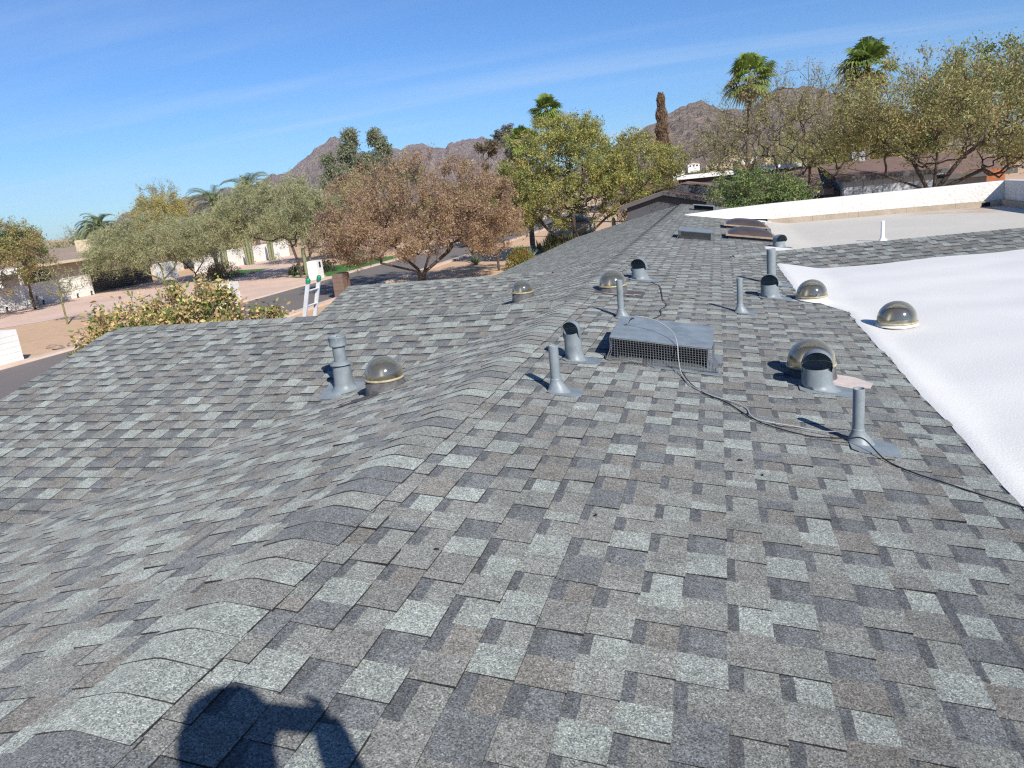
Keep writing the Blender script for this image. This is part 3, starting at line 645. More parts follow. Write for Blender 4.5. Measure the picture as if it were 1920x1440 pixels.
# ladder leaning on the gable side
t = thing('ladder', (-8.25, 12.17, 0), 'aluminium ladder with green rail caps leaning on the roof edge', 'ladder')
M_ALU = plain('aluminium', (0.72, 0.73, 0.74), 0.42, 0.08, 8, metal=0.25); M_GREEN = plain('green_plastic', (0.02, 0.22, 0.10), 0.4)
LD = nrm(A(1.06, 0, 3.5)); LX = nrm(A(3.5, 0, -1.06)); LL = 3.53/LD[2]
for s_ in (-1, 1):
    m = MB(); yo = s_*.205
    def pp(l, x, y): return LD*l+LX*x+A(0, y, 0)
    for (x0, x1, y0, y1) in ((-.038, .038, -.002, .002), (-.038, -.034, -.024, 0), (.034, .038, -.024, 0)):
        y0, y1 = (y0*s_, y1*s_); m.add([pp(l, x, yo+y) for l in (0, LL) for y in (y0, y1) for x in (x0, x1)], [(0, 2, 3, 1), (4, 5, 7, 6), (0, 1, 5, 4), (2, 6, 7, 3), (0, 4, 6, 2), (1, 3, 7, 5)])
    m.build('rail', M_ALU, t)
    m = MB(); m.tube([pp(LL-.05, 0, yo-s_*.01), pp(LL, 0, yo-s_*.01), pp(LL+.025, 0, yo-s_*.01), pp(LL+.04, 0, yo-s_*.01)], [.044, .045, .036, .015], 14); m.build('rail_cap', M_GREEN, t)
for k in range(1, 13):
    l = k*.29
    if l < LL-.02: m = MB(); m.tube([pp(l, 0, -.205), pp(l, 0, .205)], .017, 10); m.build('rung', M_ALU, t)

# photographer behind the lens: only the shadow shows
pt_ = thing('person', (0.37, -0.42, zR(.37)), 'person in a dark shirt holding up a phone, casting the shadow on the shingles', 'person')
sk = bpy.data.meshes.new('body')
J = [(0, 0, .92), (0, 0, 1.12), (-.02, .01, 1.34), (-.06, .03, 1.47), (-.13, .07, 1.56), (-.155, .09, 1.66), (-.16, .09, 1.75),
     (.17, .02, 1.38), (.05, .22, 1.16), (-.13, .39, 1.42), (-.165, .43, 1.47),
     (-.20, .02, 1.38), (-.27, .06, 1.12), (-.24, .16, .92), (-.23, .19, .84),
     (.11, 0, .86), (.13, .03, .46), (.14, 0, .08), (.14, .12, .04), (-.11, 0, .86), (-.13, .03, .48), (-.14, 0, .12), (-.14, .12, .07)]
RD = [.15, .15, .17, .06, .085, .098, .075, .075, .058, .046, .042, .075, .05, .036, .03, .10, .065, .048, .04, .10, .065, .048, .04]
ED = [(0, 1), (1, 2), (2, 3), (3, 4), (4, 5), (5, 6), (2, 7), (7, 8), (8, 9), (9, 10), (2, 11), (11, 12), (12, 13), (13, 14), (0, 15), (15, 16), (16, 17), (17, 18), (0, 19), (19, 20), (20, 21), (21, 22)]
sk.from_pydata(J, ED, []); bo = bpy.data.objects.new('body', sk); link(bo, pt_)
md = bo.modifiers.new('skin', 'SKIN'); md.use_smooth_shade = True
for i, q in enumerate(sk.skin_vertices[0].data): q.radius = (RD[i], RD[i]*(.8 if i in (0, 1, 2) else 1)); q.use_root = (i == 0)
sb = bo.modifiers.new('sub', 'SUBSURF'); sb.levels = 1; sb.render_levels = 2
M_SHIRT = plain('dark_cloth', (0.05, 0.06, 0.09), 0.9); M_SKIN = plain('skin', (0.45, 0.28, 0.2), 0.6); sk.materials.append(M_SHIRT)
m = MB()
for (p0, p1, p2, r_) in (((-.16, .43, 1.47), (-0.185, .445, 1.50), (-0.210, .435, 1.515), .010), ((-.16, .43, 1.46), (-0.190, .445, 1.475), (-0.225, .435, 1.485), .010), ((-.16, .43, 1.445), (-0.190, .445, 1.45), (-0.225, .435, 1.455), .010), ((-.16, .43, 1.43), (-0.180, .442, 1.425), (-0.210, .435, 1.43), .009), ((-.15, .40, 1.47), (-.16, .39, 1.50), (-.19, .40, 1.51), .011)):
    m.tube([p0, p1, p2], [r_, r_, r_*.75], 8)
m.build('hand', M_SKIN, pt_)
m = MB(); m.lathe([(.001, .115), (.05, .11), (.09, .08), (.112, .02), (.115, -.04)], 20, M=Matrix.Translation((-.157, .075, 1.70))); m.build('hair', M_DARK, pt_)
phm = MB(); phm.box(-.155, .01, -.0045, .0045, -.04, .04); ph = phm.build('phone', M_DARK, None); ph.location = (0.185, -.014, 4.71); tag(ph, 'black phone held up by the person taking the picture', 'phone')

# ------------------------------------------------------------------ ground, road, yards
def flat_poly(name, pts, z, mat, label=None, kind='structure', parent=None):
    m = MB(); m.add([(x, y, z) for x, y in pts], [tuple(range(len(pts)))]); o = m.build(name, mat, parent)
    if kind: o['kind'] = kind
    if label: o['label'] = label
    return o
def mat_gravel():
    t = NT('desert_gravel'); n = t.noise(0.12, 5, 0.6); n2 = t.noise(1.4, 5, 0.65); n3 = t.noise(14, 4, 0.7)
    c = t.mix(t.rng(n, .35, .65), (0.67, 0.46, 0.29), (0.60, 0.405, 0.255)); c = t.mix(t.rng(n2, .45, .75, 0, .5), c, (0.42, 0.295, 0.205))
    return t.done(t.scale(c, t.rng(n3, .25, .75, .78, 1.2)), 0.95, 0, t.bump(n3, .4, .03), .2)
M_GRAVEL = mat_gravel()
m = MB(); NG = 40; q = np.concatenate([-np.geomspace(3600, 8, NG), np.geomspace(8, 3600, NG)])
m.add([(x, y, 0) for y in q for x in q], [(i*2*NG+j, i*2*NG+j+1, (i+1)*2*NG+j+1, (i+1)*2*NG+j) for i in range(2*NG-1) for j in range(2*NG-1)])
g = m.build('ground', M_GRAVEL); tag(g, 'tan desert gravel ground', 'ground', kind='structure')
def mat_asphalt():
    t = NT('asphalt'); n = t.noise(.25, 5, .6); n3 = t.noise(30, 3, .7); c = t.mix(t.rng(n, .3, .7), (.205, .178, .160), (.180, .158, .144))
    return t.done(t.scale(c, t.rng(n3, .25, .75, .85, 1.15)), .9, 0, t.bump(n3, .2, .01), .3)
RDX0, RDX1 = -26.9, -20.4
o = flat_poly('road', [(RDX0, -60), (RDX1, -60), (RDX1, 240), (RDX0, 240)], .012, mat_asphalt())
M_KERB = plain('pink_concrete', (0.64, 0.49, 0.38), .9, .10, 1.0, .08, 20, .2, 20)
for x0, x1 in ((RDX0-.55, RDX0), (RDX1, RDX1+.5)):
    m = MB(); m.prism([(x0, -60, 0), (x1, -60, 0), (x1, -60, .03), (x1-.02 if x0 < -25 else x1, -60, .10), (x0, -60, .10)], (0, 300, 0)); tag(m.build('kerb', M_KERB), kind='structure')
def mat_paver():
    t = NT('pink_pavers'); b = t.n('ShaderNodeTexBrick'); b.inputs['Scale'].default_value = 1.0; b.inputs['Brick Width'].default_value = .24; b.inputs['Row Height'].default_value = .12; b.inputs['Mortar Size'].default_value = .006
    b.inputs['Color1'].default_value = (.74, .54, .43, 1); b.inputs['Color2'].default_value = (.66, .475, .375, 1); b.inputs['Mortar'].default_value = (.56, .41, .32, 1); t.L(t.pos(), b.inputs['Vector'])
    n = t.noise(.4, 5, .6); return t.done(t.scale(b.outputs['Color'], t.rng(n, .3, .7, .88, 1.12)), .9, 0, None, .3)
M_PAVER = mat_paver()
flat_poly('driveway', [(-27.45, 37.5), (-27.45, 49.5), (-31, 51), (-34, 55), (-38, 62), (-48.9, 80), (-48.9, 28), (-42, 30), (-38.5, 36), (-33, 37)], .010, M_PAVER)
M_TURF = plain('artificial_turf', (.06, .17, .03), .9, .15, 1.5, .35, 40, .4, 60, .03)
for pts in ([(-27.5, 49.8), (-27.5, 66), (-29.5, 66), (-33.5, 58), (-33.8, 52.5), (-31, 50.2)], [(-27.5, 33.5), (-27.5, 37.2), (-31.5, 36.8), (-32, 33.8)], [(-35.2, 33.8), (-33.2, 34.6), (-33.6, 36.4), (-36.2, 35.4)], [(-44.5, 57.5), (-40, 57.8), (-41, 62), (-45.5, 63)]):
    flat_poly('turf', pts, .016, M_TURF)

def pillar(x, y, w, d, h, mat, label, rot=0.0, box=False, group='white pillars along the kerb'):
    t = thing('pillar', (x, y, 0), label, 'pillar', group); t.rotation_euler = (0, 0, rot)
    nb = 6; bh = h/nb
    for k in range(nb):
        m = MB(); e = .004 if k % 2 else 0; m.box(-w/2+e, w/2-e, -d/2+e, d/2-e, k*bh, (k+1)*bh-.006); m.build('block_course', mat, t)
    if box:
        m = MB(); m.box(w/2+.001, w/2+.03, -.12, .12, h*.62, h*.92); m.build('mailbox_door', M_DARK, t)
    return t
pillar(-27.95, 22.45, 1.0, 1.5, 1.35, M_WPAINT, 'white block pillar at the left edge, cut by the frame')
pillar(-28.2, 38.1, .75, 1.1, 1.18, M_WPAINT, 'white block pillar by the pink driveway, left of the ladder', .15)
pillar(-28.4, 48.6, .75, 1.0, 1.32, M_WPAINT, 'white block pillar with a dark mailbox door, behind the ladder', .1, True)
pillar(-20.1, 36.9, .6, 1.0, 1.35, plain('brown_stucco', (.17, .115, .09), .9, .15, 3), 'brown stucco pillar beyond the roof edge right of the ladder', 0.1, group=None)

# white garden wall with gate, and the house behind it
M_SLAT = plain('charcoal_slats', (.045, .045, .05), .6)
t = thing('garden_wall', (-49.6, 44, 0), 'long white block wall left of the dark driveway gate', 'wall')
for k in range(8):
    for i in range(5):
        y0 = -6.5+i*2.42; m = MB(); m.box(-.1, .1, y0, y0+2.41, k*.2, k*.2+.194); m.build('block_course', M_WPAINT, t)
m = MB(); m.box(-.13, .13, -6.5, 5.6, 1.6, 1.66); m.build('coping', M_WPAINT, t)
t = thing('driveway_gate', (-49.9, 53.2, 0), 'dark slatted driveway gate between white walls', 'gate')
for k in range(9): m = MB(); m.box(-.03, .03, -3.4, 3.6, .08+k*.175, .249+k*.175); m.build('slat', M_SLAT, t)
for yy_ in (-3.4, 0, 3.6): m = MB(); m.box(-.06, -.032, yy_-.05, yy_+.05, 0, 1.68); m.build('post', M_SLAT, t)
t = thing('garden_wall', (-49.6, 58.2, 0), 'white wall end pier right of the dark driveway gate', 'wall')
for k in range(8): m = MB(); m.box(-.15, .15, -1.0, 1.6, k*.2, k*.2+.194); m.build('block_course', M_WPAINT, t)
t = thing('garden_wall', (-49.6, 71, 0), 'white block wall behind the columnar cacti', 'wall')
for k in range(9):
    for i in range(7): y0 = -8.5+i*2.42; m = MB(); m.box(-.1, .1, y0, y0+2.41, k*.2, k*.2+.194); m.build('block_course', M_WPAINT, t)
M_CACT = plain('cactus_skin', (.21, .225, .12), .6, .15, 3); 
def cactus(x, y, stems, label):
    t = thing('columnar_cactus', (x, y, 0), label, 'cactus', 'columnar cacti along the white wall')
    for (dx, dy, h, r_) in stems:
        m = MB(); n = 18; prof = [(0, .9), (.3, 1), (.7, 1.0), (.93, .85), (.985, .5), (1, .02)]; V = []
        for f, s_ in prof:
            for j in range(n): a = 2*math.pi*j/n; rr = r_*s_*(1 if j % 2 else .78); V.append((dx+rr*math.cos(a)+dx*.25*f, dy+rr*math.sin(a)+dy*.25*f, h*f))
        m.add(V, [(i*n+j, i*n+(j+1) % n, (i+1)*n+(j+1) % n, (i+1)*n+j) for i in range(len(prof)-1) for j in range(n)], 0, GREY, True); m.build('stem', M_CACT, t)
cactus(-48.2, 65.2, [(0, 0, 2.9, .17), (-.1, .5, 3.3, .17)], 'pair of columnar cacti nearest the wall end')
cactus(-48.0, 69.2, [(0, 0, 2.8, .16), (.1, .35, 3.0, .15), (-.1, -.3, 2.2, .14)], 'three-stemmed columnar cactus in the middle of the white wall')
cactus(-47.8, 72.8, [(0, 0, 3.2, .17), (0, .5, 3.0, .15)], 'columnar cactus at the far end of the white wall')
cactus(-30.6, 51.0, [(0, 0, 2.2, .17)], 'leaning columnar cactus on the turf beside the olive-green tree')
cactus(-44.0, 58.4, [(0, 0, 2.4, .18)], 'single columnar cactus right of the dark driveway gate')
cactus(-6.7, 49.5, [(0, 0, 2.45, .15), (.3, .1, 1.5, .13)], 'columnar cactus beside the leaning trunk of the big yellow-green tree')
cactus(-48.9, 43.2, [(0, 0, 1.2, .09), (.1, .3, .8, .08)], 'small cactus in front of the left white wall')
for k, yy_ in enumerate((41.3, 44.4, 47.6, 49.0)):
    m = MB(); m.tube([(0, 0, 0), (0, 0, .22), (.05, 0, .34)], [.06, .06, .08], 8); o = m.build('garden_light', M_SLAT); o.location = (-49.2, yy_, 0); tag(o, ('small dark wall-washer light, leftmost along the white wall', 'small dark wall-washer light, second from the left along the white wall', 'small dark wall-washer light, third from the left along the white wall', 'small dark wall-washer light beside the gate')[k], 'garden light', 'lights along the white wall')

M_BROWNROOF = plain('brown_shingles', (.21, .135, .105), .9, .2, 2.0, .25, 18, .3, 12, .02)
M_CREAM = plain('cream_paint', (.62, .52, .36), .85, .06); M_GLASS = plain('window_glass', (.02, .025, .03), .08)
t = thing('ranch_house', (-64, 56, 0), 'low brown-roofed house behind the white wall and gate', 'house')
m = MB(); m.box(-7, 7, -15, 14, 0, 2.7); m.build('wall', plain('far_house_wall', (.62, .57, .50), .9), t)
m = MB(); m.prism([(-8.2, -16, 2.7), (8.2, -16, 2.7), (0, -16, 3.75)], (0, 31, 0)); m.build('roof', plain('tan_roof', (.34, .26, .20), .9, .15, 3, .2, 15), t)
m = MB(); m.box(8.1, 8.4, -16.1, 15.1, 2.55, 2.78); m.build('fascia', M_CREAM, t)
m = MB(); m.box(3.8, 5.6, 3.4, 5.4, 2.9, 4.35); m.build('chimney', M_CREAM, t)
for k in range(4): m = MB(); m.box(7.0, 7.04, -12+k*6.2, -9.4+k*6.2, .9, 2.2); w_ = m.build('window', M_GLASS, t); m = MB(); m.box(7.041, 7.08, -10.74+k*6.2, -10.66+k*6.2, .9, 2.2); m.build('mullion', M_WPAINT, w_)
t = thing('pergola', (-52.5, 42.5, 0), 'white pergola beams above the left white wall', 'pergola')
m = MB(); m.box(-.1, .1, -5.5, 3.6, 2.42, 2.66); m.build('beam', M_WPAINT, t)
for yy_ in (-5, -1.6, 1.6, 3.4): m = MB(); m.box(-.09, .09, yy_-.09, yy_+.09, 0, 2.42); m.build('post', M_WPAINT, t)
for k in range(12): m = MB(); m.box(-3.2, .5, -5.3+k*.78, -5.22+k*.78, 2.661, 2.80); m.build('rafter', M_WPAINT, t)

# neighbour beyond the parapet
M_CHAR = plain('charcoal_wall', (.075, .078, .088), .85, .08); M_PALEBLUE = plain('pale_blue_siding', (.42, .46, .50), .8, .05, 2); M_FAS2 = plain('dark_fascia', (.095, .095, .10), .7)
t = thing('neighbour_house', (-3.3, 47.5, 0), 'charcoal gabled house with a brown roof behind the far end of the ridge', 'house')
m = MB(); m.prism([(-2.3, .4, 0), (2.4, .4, 0), (2.4, .4, 3.2), (0, .4, 3.72), (-2.3, .4, 3.2)], (0, 13, 0)); m.build('wall', M_CHAR, t)
for s_, e in ((-1, 2.75), (1, 2.8)):
    m = MB(); m.prism([(0, 0, 3.86), (s_*e, 0, 3.86-e*.255), (s_*e, 14, 3.86-e*.255), (0, 14, 3.86)], (0, 0, -.05)); m.build('roof', M_BROWNROOF, t)
    m = MB(); m.prism([(0, -.02, 3.80), (s_*e, -.02, 3.80-e*.255), (s_*e, -.02, 3.60-e*.255), (0, -.02, 3.60)], (0, .04, 0)); m.build('fascia', M_FAS2, t)
m = MB(); m.prism([(1.0, 4.0, 4.16), (3.2, 4.0, 3.75), (3.2, 16, 3.75), (1.0, 16, 4.16), ], (0, 0, -.06)); m.build('roof', M_BROWNROOF, t)
m = MB(); m.prism([(1.0, 4.0, 4.16), (-1.4, 4.0, 3.7), (-1.4, 16, 3.7), (1.0, 16, 4.16)], (0, 0, -.06)); m.build('roof', M_BROWNROOF, t)
m = MB(); m.prism([(-1.2, 4.05, 3.66), (1.0, 4.05, 4.08), (3.1, 4.05, 3.68), (3.1, 4.05, 3.3), (-1.2, 4.05, 3.3)], (0, .1, 0)); m.build('gable', M_CHAR, t)
m = MB(); m.box(-.6, 1.7, .34, .395, 2.2, 2.62); m.build('white_panel', M_WPAINT, t)  # white panel low on the charcoal wall
for (x_, y_, h_) in ((-1.6, 3.0, .35), (-1.2, 6.5, .3), (.3, 9, .4)): m = MB(); m.tube([(x_, y_, 3.3), (x_, y_, 3.85-abs(x_)*.255+h_)], .05, 8); m.build('roof_pipe', M_FAS2, t)
t = thing('neighbour_house', (7.0, 45, 0), 'long brown-roofed house with pale blue siding behind the white parapet', 'house')
m = MB(); m.box(-.5, 4.0, .35, 9, 0, 3.50); m.build('wall', M_PALEBLUE, t)
for k in range(9): m = MB(); m.box(-.45+k*.49, .02+k*.49, .31, .345, 1.2, 3.46); m.build('siding_panel', M_PALEBLUE, t)
m = MB(); m.box(-6.0, -.55, 1.2, 9, 0, 3.0); m.build('wall', M_CHAR, t)
m = MB(); m.box(4.05, 7.0, 1.4, 9, 0, 3.1); m.build('wall', plain('grey_ivy_wall', (.30, .33, .35), .85), t)
m = MB(); m.prism([(-.9, 0, 3.66), (4.6, 0, 3.60), (4.9, 7.5, 4.42), (-.9, 7.5, 4.36)], (0, 0, .05)); m.build('roof', M_BROWNROOF, t)
m = MB(); m.prism([(-6.2, .6, 3.02), (-.92, .6, 3.08), (-.92, 7.5, 4.25), (-6.2, 7.5, 4.0)], (0, 0, .05)); m.build('roof', M_BROWNROOF, t)
m = MB(); m.prism([(4.62, .8, 3.28), (8.0, .8, 3.25), (8.0, 7.5, 4.3), (4.92, 7.5, 4.40)], (0, 0, .05)); m.build('roof', M_BROWNROOF, t)
for (x0, x1, y0, z0) in ((-.9, 4.6, -.03, 3.63), (-6.2, -.95, .57, 3.05), (4.65, 8.0, .77, 3.26)): m = MB(); m.box(x0, x1, y0, y0+.03, z0-.22, z0+.02); m.build('fascia', M_FAS2, t)
m = MB(); m.box(1.0, 1.75, 7.2, 7.9, 4.4, 5.0); m.build('cooler', M_PALEBLUE, t)
M_CEDAR = plain('cedar_boards', (.36, .12, .045), .7, .2, 4)
t = thing('cedar_screen', (13.75, 44.95, 0), 'orange cedar board screen at the end of the long brown-roofed house', 'fence')
for k in range(10): m = MB(); m.box(-.42, .42, -.02, .02, 1.2+k*.22, 1.41+k*.22); m.build('board', M_CEDAR, t)
t = thing('flat_roof_house', (3.0, 60, 0), 'low house with a long white roof edge behind the charcoal gable', 'house')
m = MB(); m.box(-6.0, 5.5, .4, 10, 0, 4.3); m.build('wall', M_CHAR, t)
m = MB(); m.box(-6.4, -1.4, 0, 10, 4.32, 4.62); m.build('roof_edge', M_WPAINT, t)
m = MB(); m.box(-1.35, 6.5, .3, 10, 4.42, 4.72); m.build('roof_edge', M_WPAINT, t)
m = MB(); m.box(-1.6, -.5, -.4, .39, 3.9, 4.95); m.build('chimney', plain('brick', (.3, .16, .11), .9, .3, 14), t)
t = thing('shed', (-11.2, 57, 0), 'small pale shed under the big green tree', 'shed')
m = MB(); m.box(-1.6, 1.6, 0, 3, 0, 2.0); m.build('wall', plain('pale_wall', (.50, .50, .48), .85), t)
m = MB(); m.prism([(-1.8, -.2, 2.0), (1.8, -.2, 2.0), (0, -.2, 2.5)], (0, 3.4, 0)); m.build('roof', M_FAS2, t)

# ------------------------------------------------------------------ mountains
from mathutils import noise as mn
def mat_rock(name, c1, c2, c3):
    t = NT(name); n = t.noise(.006, 6, .65); n2 = t.noise(.040, 7, .8); n3 = t.noise(.11, 4, .8); c = t.mix(t.rng(n, .35, .65), c1, c2); c = t.mix(t.rng(n2, .46, .62, 0, .75), c, c3); 
    return t.done(t.scale(c, t.rng(n3, .32, .68, .45, 1.5)), .95, 0, t.bump(n2, 1.0, 55.0), .1)
def mountain(name, pts, front, back, mat, label, seed, rough):
    P = np.array(pts, float); s = np.concatenate([[0], np.cumsum(np.linalg.norm(np.diff(P[:, :2], axis=0), axis=1))]); N = 700; ss = np.linspace(0, s[-1], N)
    X = np.interp(ss, s, P[:, 0]); Y = np.interp(ss, s, P[:, 1]); Z = np.interp(ss, s, P[:, 2]); ctr = np.stack([X, Y], 1); dirn = nrm(ctr)
    ts = np.concatenate([-np.linspace(1, 0, 46)[:-1]**1.0, np.linspace(0, 1, 16)]); V = []
    for i in range(N):
        e = mn.fractal((ss[i]*.022, seed, 0), .9, 2.1, 5)*rough*1.5
        for t in ts:
            d = t*(front if t < 0 else back); p = ctr[i]+dirn[i]*d; a = abs(t)
            w = mn.noise((p[0]*.004, p[1]*.004, seed))*60
            rid = 1-abs(mn.fractal(((ss[i]+w)*.0085, d*.0026, seed+3), .9, 2.1, 6))*1.5
            h = (Z[i]+e)*(1-a)**1.05+(rid-.45)*rough*7.5*(a**1.6*(1-a)*5.0)*(.3+Z[i]/200)+mn.fractal((p[0]*.03, p[1]*.03, seed), .8, 2.1, 5)*rough*1.1*min(1, a*6)
            V.append((p[0], p[1], max(h, -1) if a < 1 else -2))
    K = len(ts); m = MB(); m.add(V, [(i*K+j, (i+1)*K+j, (i+1)*K+j+1, i*K+j+1) for i in range(N-1) for j in range(K-1)], 0, GREY, True); o = m.build(name, mat); return tag(o, label, kind='structure')
M_ROCK1 = mat_rock('far_rock', (.60, .46, .39), (.50, .38, .325), (.23, .18, .16)); M_ROCK2 = mat_rock('near_rock', (.60, .455, .345), (.49, .375, .285), (.20, .17, .13))
mountain('mountain', [(-1830, 1850, -6), (-1775, 1900, 30), (-1752, 1921, 58), (-1711, 1957, 72), (-1628, 2028, 86), (-1539, 2095, 96), (-1485, 2134, 108), (-1430, 2172, 119), (-1356, 2218, 141), (-1310, 2246, 165), (-1261, 2274, 198), (-1228, 2291, 214), (-1212, 2300, 230), (-1200, 2306, 233), (-1190, 2311, 226), (-1180, 2317, 208), (-1164, 2325, 189), (-1127, 2343, 174), (-1063, 2373, 175), (-964, 2415, 187), (-908, 2436, 168), (-831, 2464, 184), (-754, 2488, 190), (-696, 2505, 166), (-648, 2518, 123), (-581, 2534, 90), (-496, 2552, 64), (-380, 2580, 20)], 800, 500, M_ROCK1, 'mauve-brown mountain range with a sharp peak on the left', 1.7, 9)
mountain('mountain', [(-330, 1462, 15), (-224, 1483, 55), (-182, 1489, 75), (-137, 1494, 92), (-111, 1496, 103), (-91, 1497, 117), (-66, 1499, 127), (-42, 1499, 133), (-28, 1500, 133), (-14, 1500, 122), (14, 1500, 112), (42, 1499, 109), (79, 1498, 122), (107, 1496, 132), (133, 1494, 134), (168, 1491, 130), (194, 1487, 118), (228, 1483, 102), (269, 1476, 88), (325, 1464, 63), (386, 1449, 42), (471, 1424, 22), (560, 1400, 8)], 520, 320, M_ROCK2, 'brown rocky hill behind the right-hand palms', 5.2, 6)

# ------------------------------------------------------------------ vegetation
BARKS = {'dark': (.075, .058, .048), 'grey': (.14, .11, .09), 'green': (.20, .20, .085), 'brown': (.11, .075, .055)}
def leafquads(c, d, ln, wd, g):
    """rhombic leaves: centre c, direction d, length ln, width wd"""
    d = nrm(d); r = nrm(np.cross(d, nrm(g.normal(size=d.shape)))); ln = np.asarray(ln)[:, None]*.5; wd = np.asarray(wd)[:, None]*.5
    return np.stack([c-d*ln, c+r*wd, c+d*ln, c-r*wd], 1)
def grow(base, forks, crowns, g, npts, bias):
    """nodes of a branching skeleton that fills the crown ellipsoids; returns (pos, parent)"""
    pts = []
    tot = sum(c[3] for c in crowns)
    for (cx, cy, cz), (rx, ry, rz), low, w in crowns:
        n = int(npts*w/tot); u = nrm(g.normal(size=(n, 3))); r = g.random(n)**.45; p = u*r[:, None]*A(rx, ry, rz); p[:, 2] = np.where(p[:, 2] < 0, p[:, 2]*low, p[:, 2]); pts.append(p+A(cx, cy, cz))
    pts = np.concatenate(pts); pos = [A(*base)]; par = [-1]; path = [0.0]; root = A(*base)
    for f in forks:
        prev = 0
        for q in f:
            pos.append(A(*q)); par.append(prev); path.append(path[prev]+np.linalg.norm(pos[-1]-pos[prev])); prev = len(pos)-1
    start = len(pos)-1
    order = np.argsort(np.linalg.norm(pts-root, axis=1)); PP = np.zeros((len(pts)*2+len(pos)+5, 3)); k = len(pos); PP[:k] = pos; path = list(path)
    for i in order:
        p = pts[i]; d = np.linalg.norm(PP[:k]-p, axis=1); cost = d+bias*np.array(path[:k]); cost[0] += 3.0
        j = int(np.argmin(cost)); mid = (PP[j]+p)/2+g.normal(size=3)*d[j]*.09+A(0, 0, .05*d[j])
        PP[k] = mid; par.append(j); path.append(path[j]+d[j]*.5); k += 1
        PP[k] = p; par.append(k-1); path.append(path[j]+d[j]); k += 1
    return PP[:k].copy(), np.array(par)
def branches(pos, par, tip, ex, mb, col, minr=0.0, flare=1.0):
    n = len(pos); w = np.zeros(n); child = np.zeros(n, int)
    for i in range(n-1, 0, -1): child[par[i]] += 1
    for i in range(n-1, -1, -1):
        if child[i] == 0: w[i] = tip**ex
        if par[i] >= 0: w[par[i]] += w[i]
    r = w**(1/ex); r[0] *= flare
    for i in range(1, n):
        a, b = r[par[i]], r[i]
        if max(a, b) < minr: continue
        a = min(a, b*1.6) if par[i] != 0 else a
        mb.tube([pos[par[i]], pos[i]], [a, b], 7 if a > .06 else 5 if a > .025 else 3, 0, col, caps=False)
    return r, child
def tree(name, base, label, cat, crowns, forks=None, npts=260, leaves=9000, pal=(), lsize=(.10, .05), spread=.5, twigs=2, droop=0.0, bark='dark', tip=.012, ex=2.3, bias=.22, seed=1, group=None, twigcol=None, twiglen=.6, up=.3, minr=.004, flare=1.25, leafmat=M_LEAF, clump=.7):
    g = np.random.default_rng(seed); base = A(*base); t = thing(name, base, label, cat, group); zero = A(0, 0, 0)
    cr = [((c[0]-base[0], c[1]-base[1], c[2]-base[2]), r, low, w) for c, r, low, w in crowns]; fk = [[A(*q)-base for q in f] for f in (forks or [])]
    pos, par = grow(zero, fk, cr, g, npts, bias); mb = MB(); r, child = branches(pos, par, tip, ex, mb, BARKS[bark], minr, flare); mb.build('trunk', M_BARK, t)
    tips = np.where((child == 0) | (r < tip*1.7))[0]; tips = tips[tips > 0]; ctr = np.mean([np.array(c[0]) for c in cr], axis=0)
    out_ = nrm(pos[tips]-ctr); tone_t = g.random(len(tips))
    # twigs
    nt_ = max(1, int(twigs)); ti = np.repeat(np.arange(len(tips)), nt_); dd = nrm(out_[ti]*.8+g.normal(size=(len(ti), 3))*.65+A(0, 0, up-droop)); L_ = twiglen*g.uniform(.5, 1.2, len(ti)); st = pos[tips][ti]
    tw = leafquads(st+dd*L_[:, None]*.5, dd, L_, np.full(len(ti), max(.012, tip*1.1)), g); tc_ = np.array(twigcol or BARKS[bark])[None]*g.uniform(.8, 1.25, (len(ti), 1))
    # leaves spread along the twigs and around them
    k = g.integers(0, len(ti), leaves); f = g.random(leaves)**.8; c = st[k]+dd[k]*(L_[k]*f)[:, None]+g.normal(size=(leaves, 3))*spread*.28; c[:, 2] -= droop*f*L_[k]*.5
    ld = dd[k]*.6+g.normal(size=(leaves, 3))*.7+A(0, 0, -droop*1.2); s_ = g.uniform(.45, 1.15, leaves)+.7*g.random(leaves)**4
    lv = leafquads(c, ld, lsize[0]*s_, lsize[1]*s_, g); P = np.array([p[0] for p in pal]); cp = np.cumsum([p[1] for p in pal]); cp = cp/cp[-1]
    sel = np.where(g.random(leaves) < clump, (tone_t[ti[k]]*.85+g.random(leaves)*.15) % 1.0, g.random(leaves)); lc = P[np.searchsorted(cp, sel).clip(0, len(P)-1)]*g.uniform(.78, 1.22, (leaves, 1))
    quads_mesh('crown', np.concatenate([tw, lv]), np.concatenate([tc_, lc]), leafmat, t); return t
MESQ = [((0.323, 0.332, 0.105), .34), ((0.417, 0.380, 0.105), .26), ((0.208, 0.256, 0.095), .26), ((0.493, 0.361, 0.114), .14)]
RUST = [((.36, .245, .165), .40), ((.41, .29, .155), .26), ((.29, .20, .15), .20), ((.42, .34, .14), .14)]
PALO = [((.36, .36, .195), .45), ((.29, .32, .165), .30), ((.42, .39, .215), .25)]
OLIV = [((.33, .31, .125), .5), ((.37, .31, .105), .3), ((.23, .26, .10), .2)]
GREEN = [((0.147, 0.216, 0.069), .45), ((0.113, 0.172, 0.061), .30), ((0.224, 0.276, 0.095), .25)]
DARKG = [((0.105, 0.133, 0.070), .5), ((0.077, 0.105, 0.056), .3), ((0.168, 0.168, 0.084), .2)]
BARE = [((0.365, 0.298, 0.144), .4), ((0.307, 0.298, 0.134), .4), ((0.422, 0.307, 0.173), .2)]

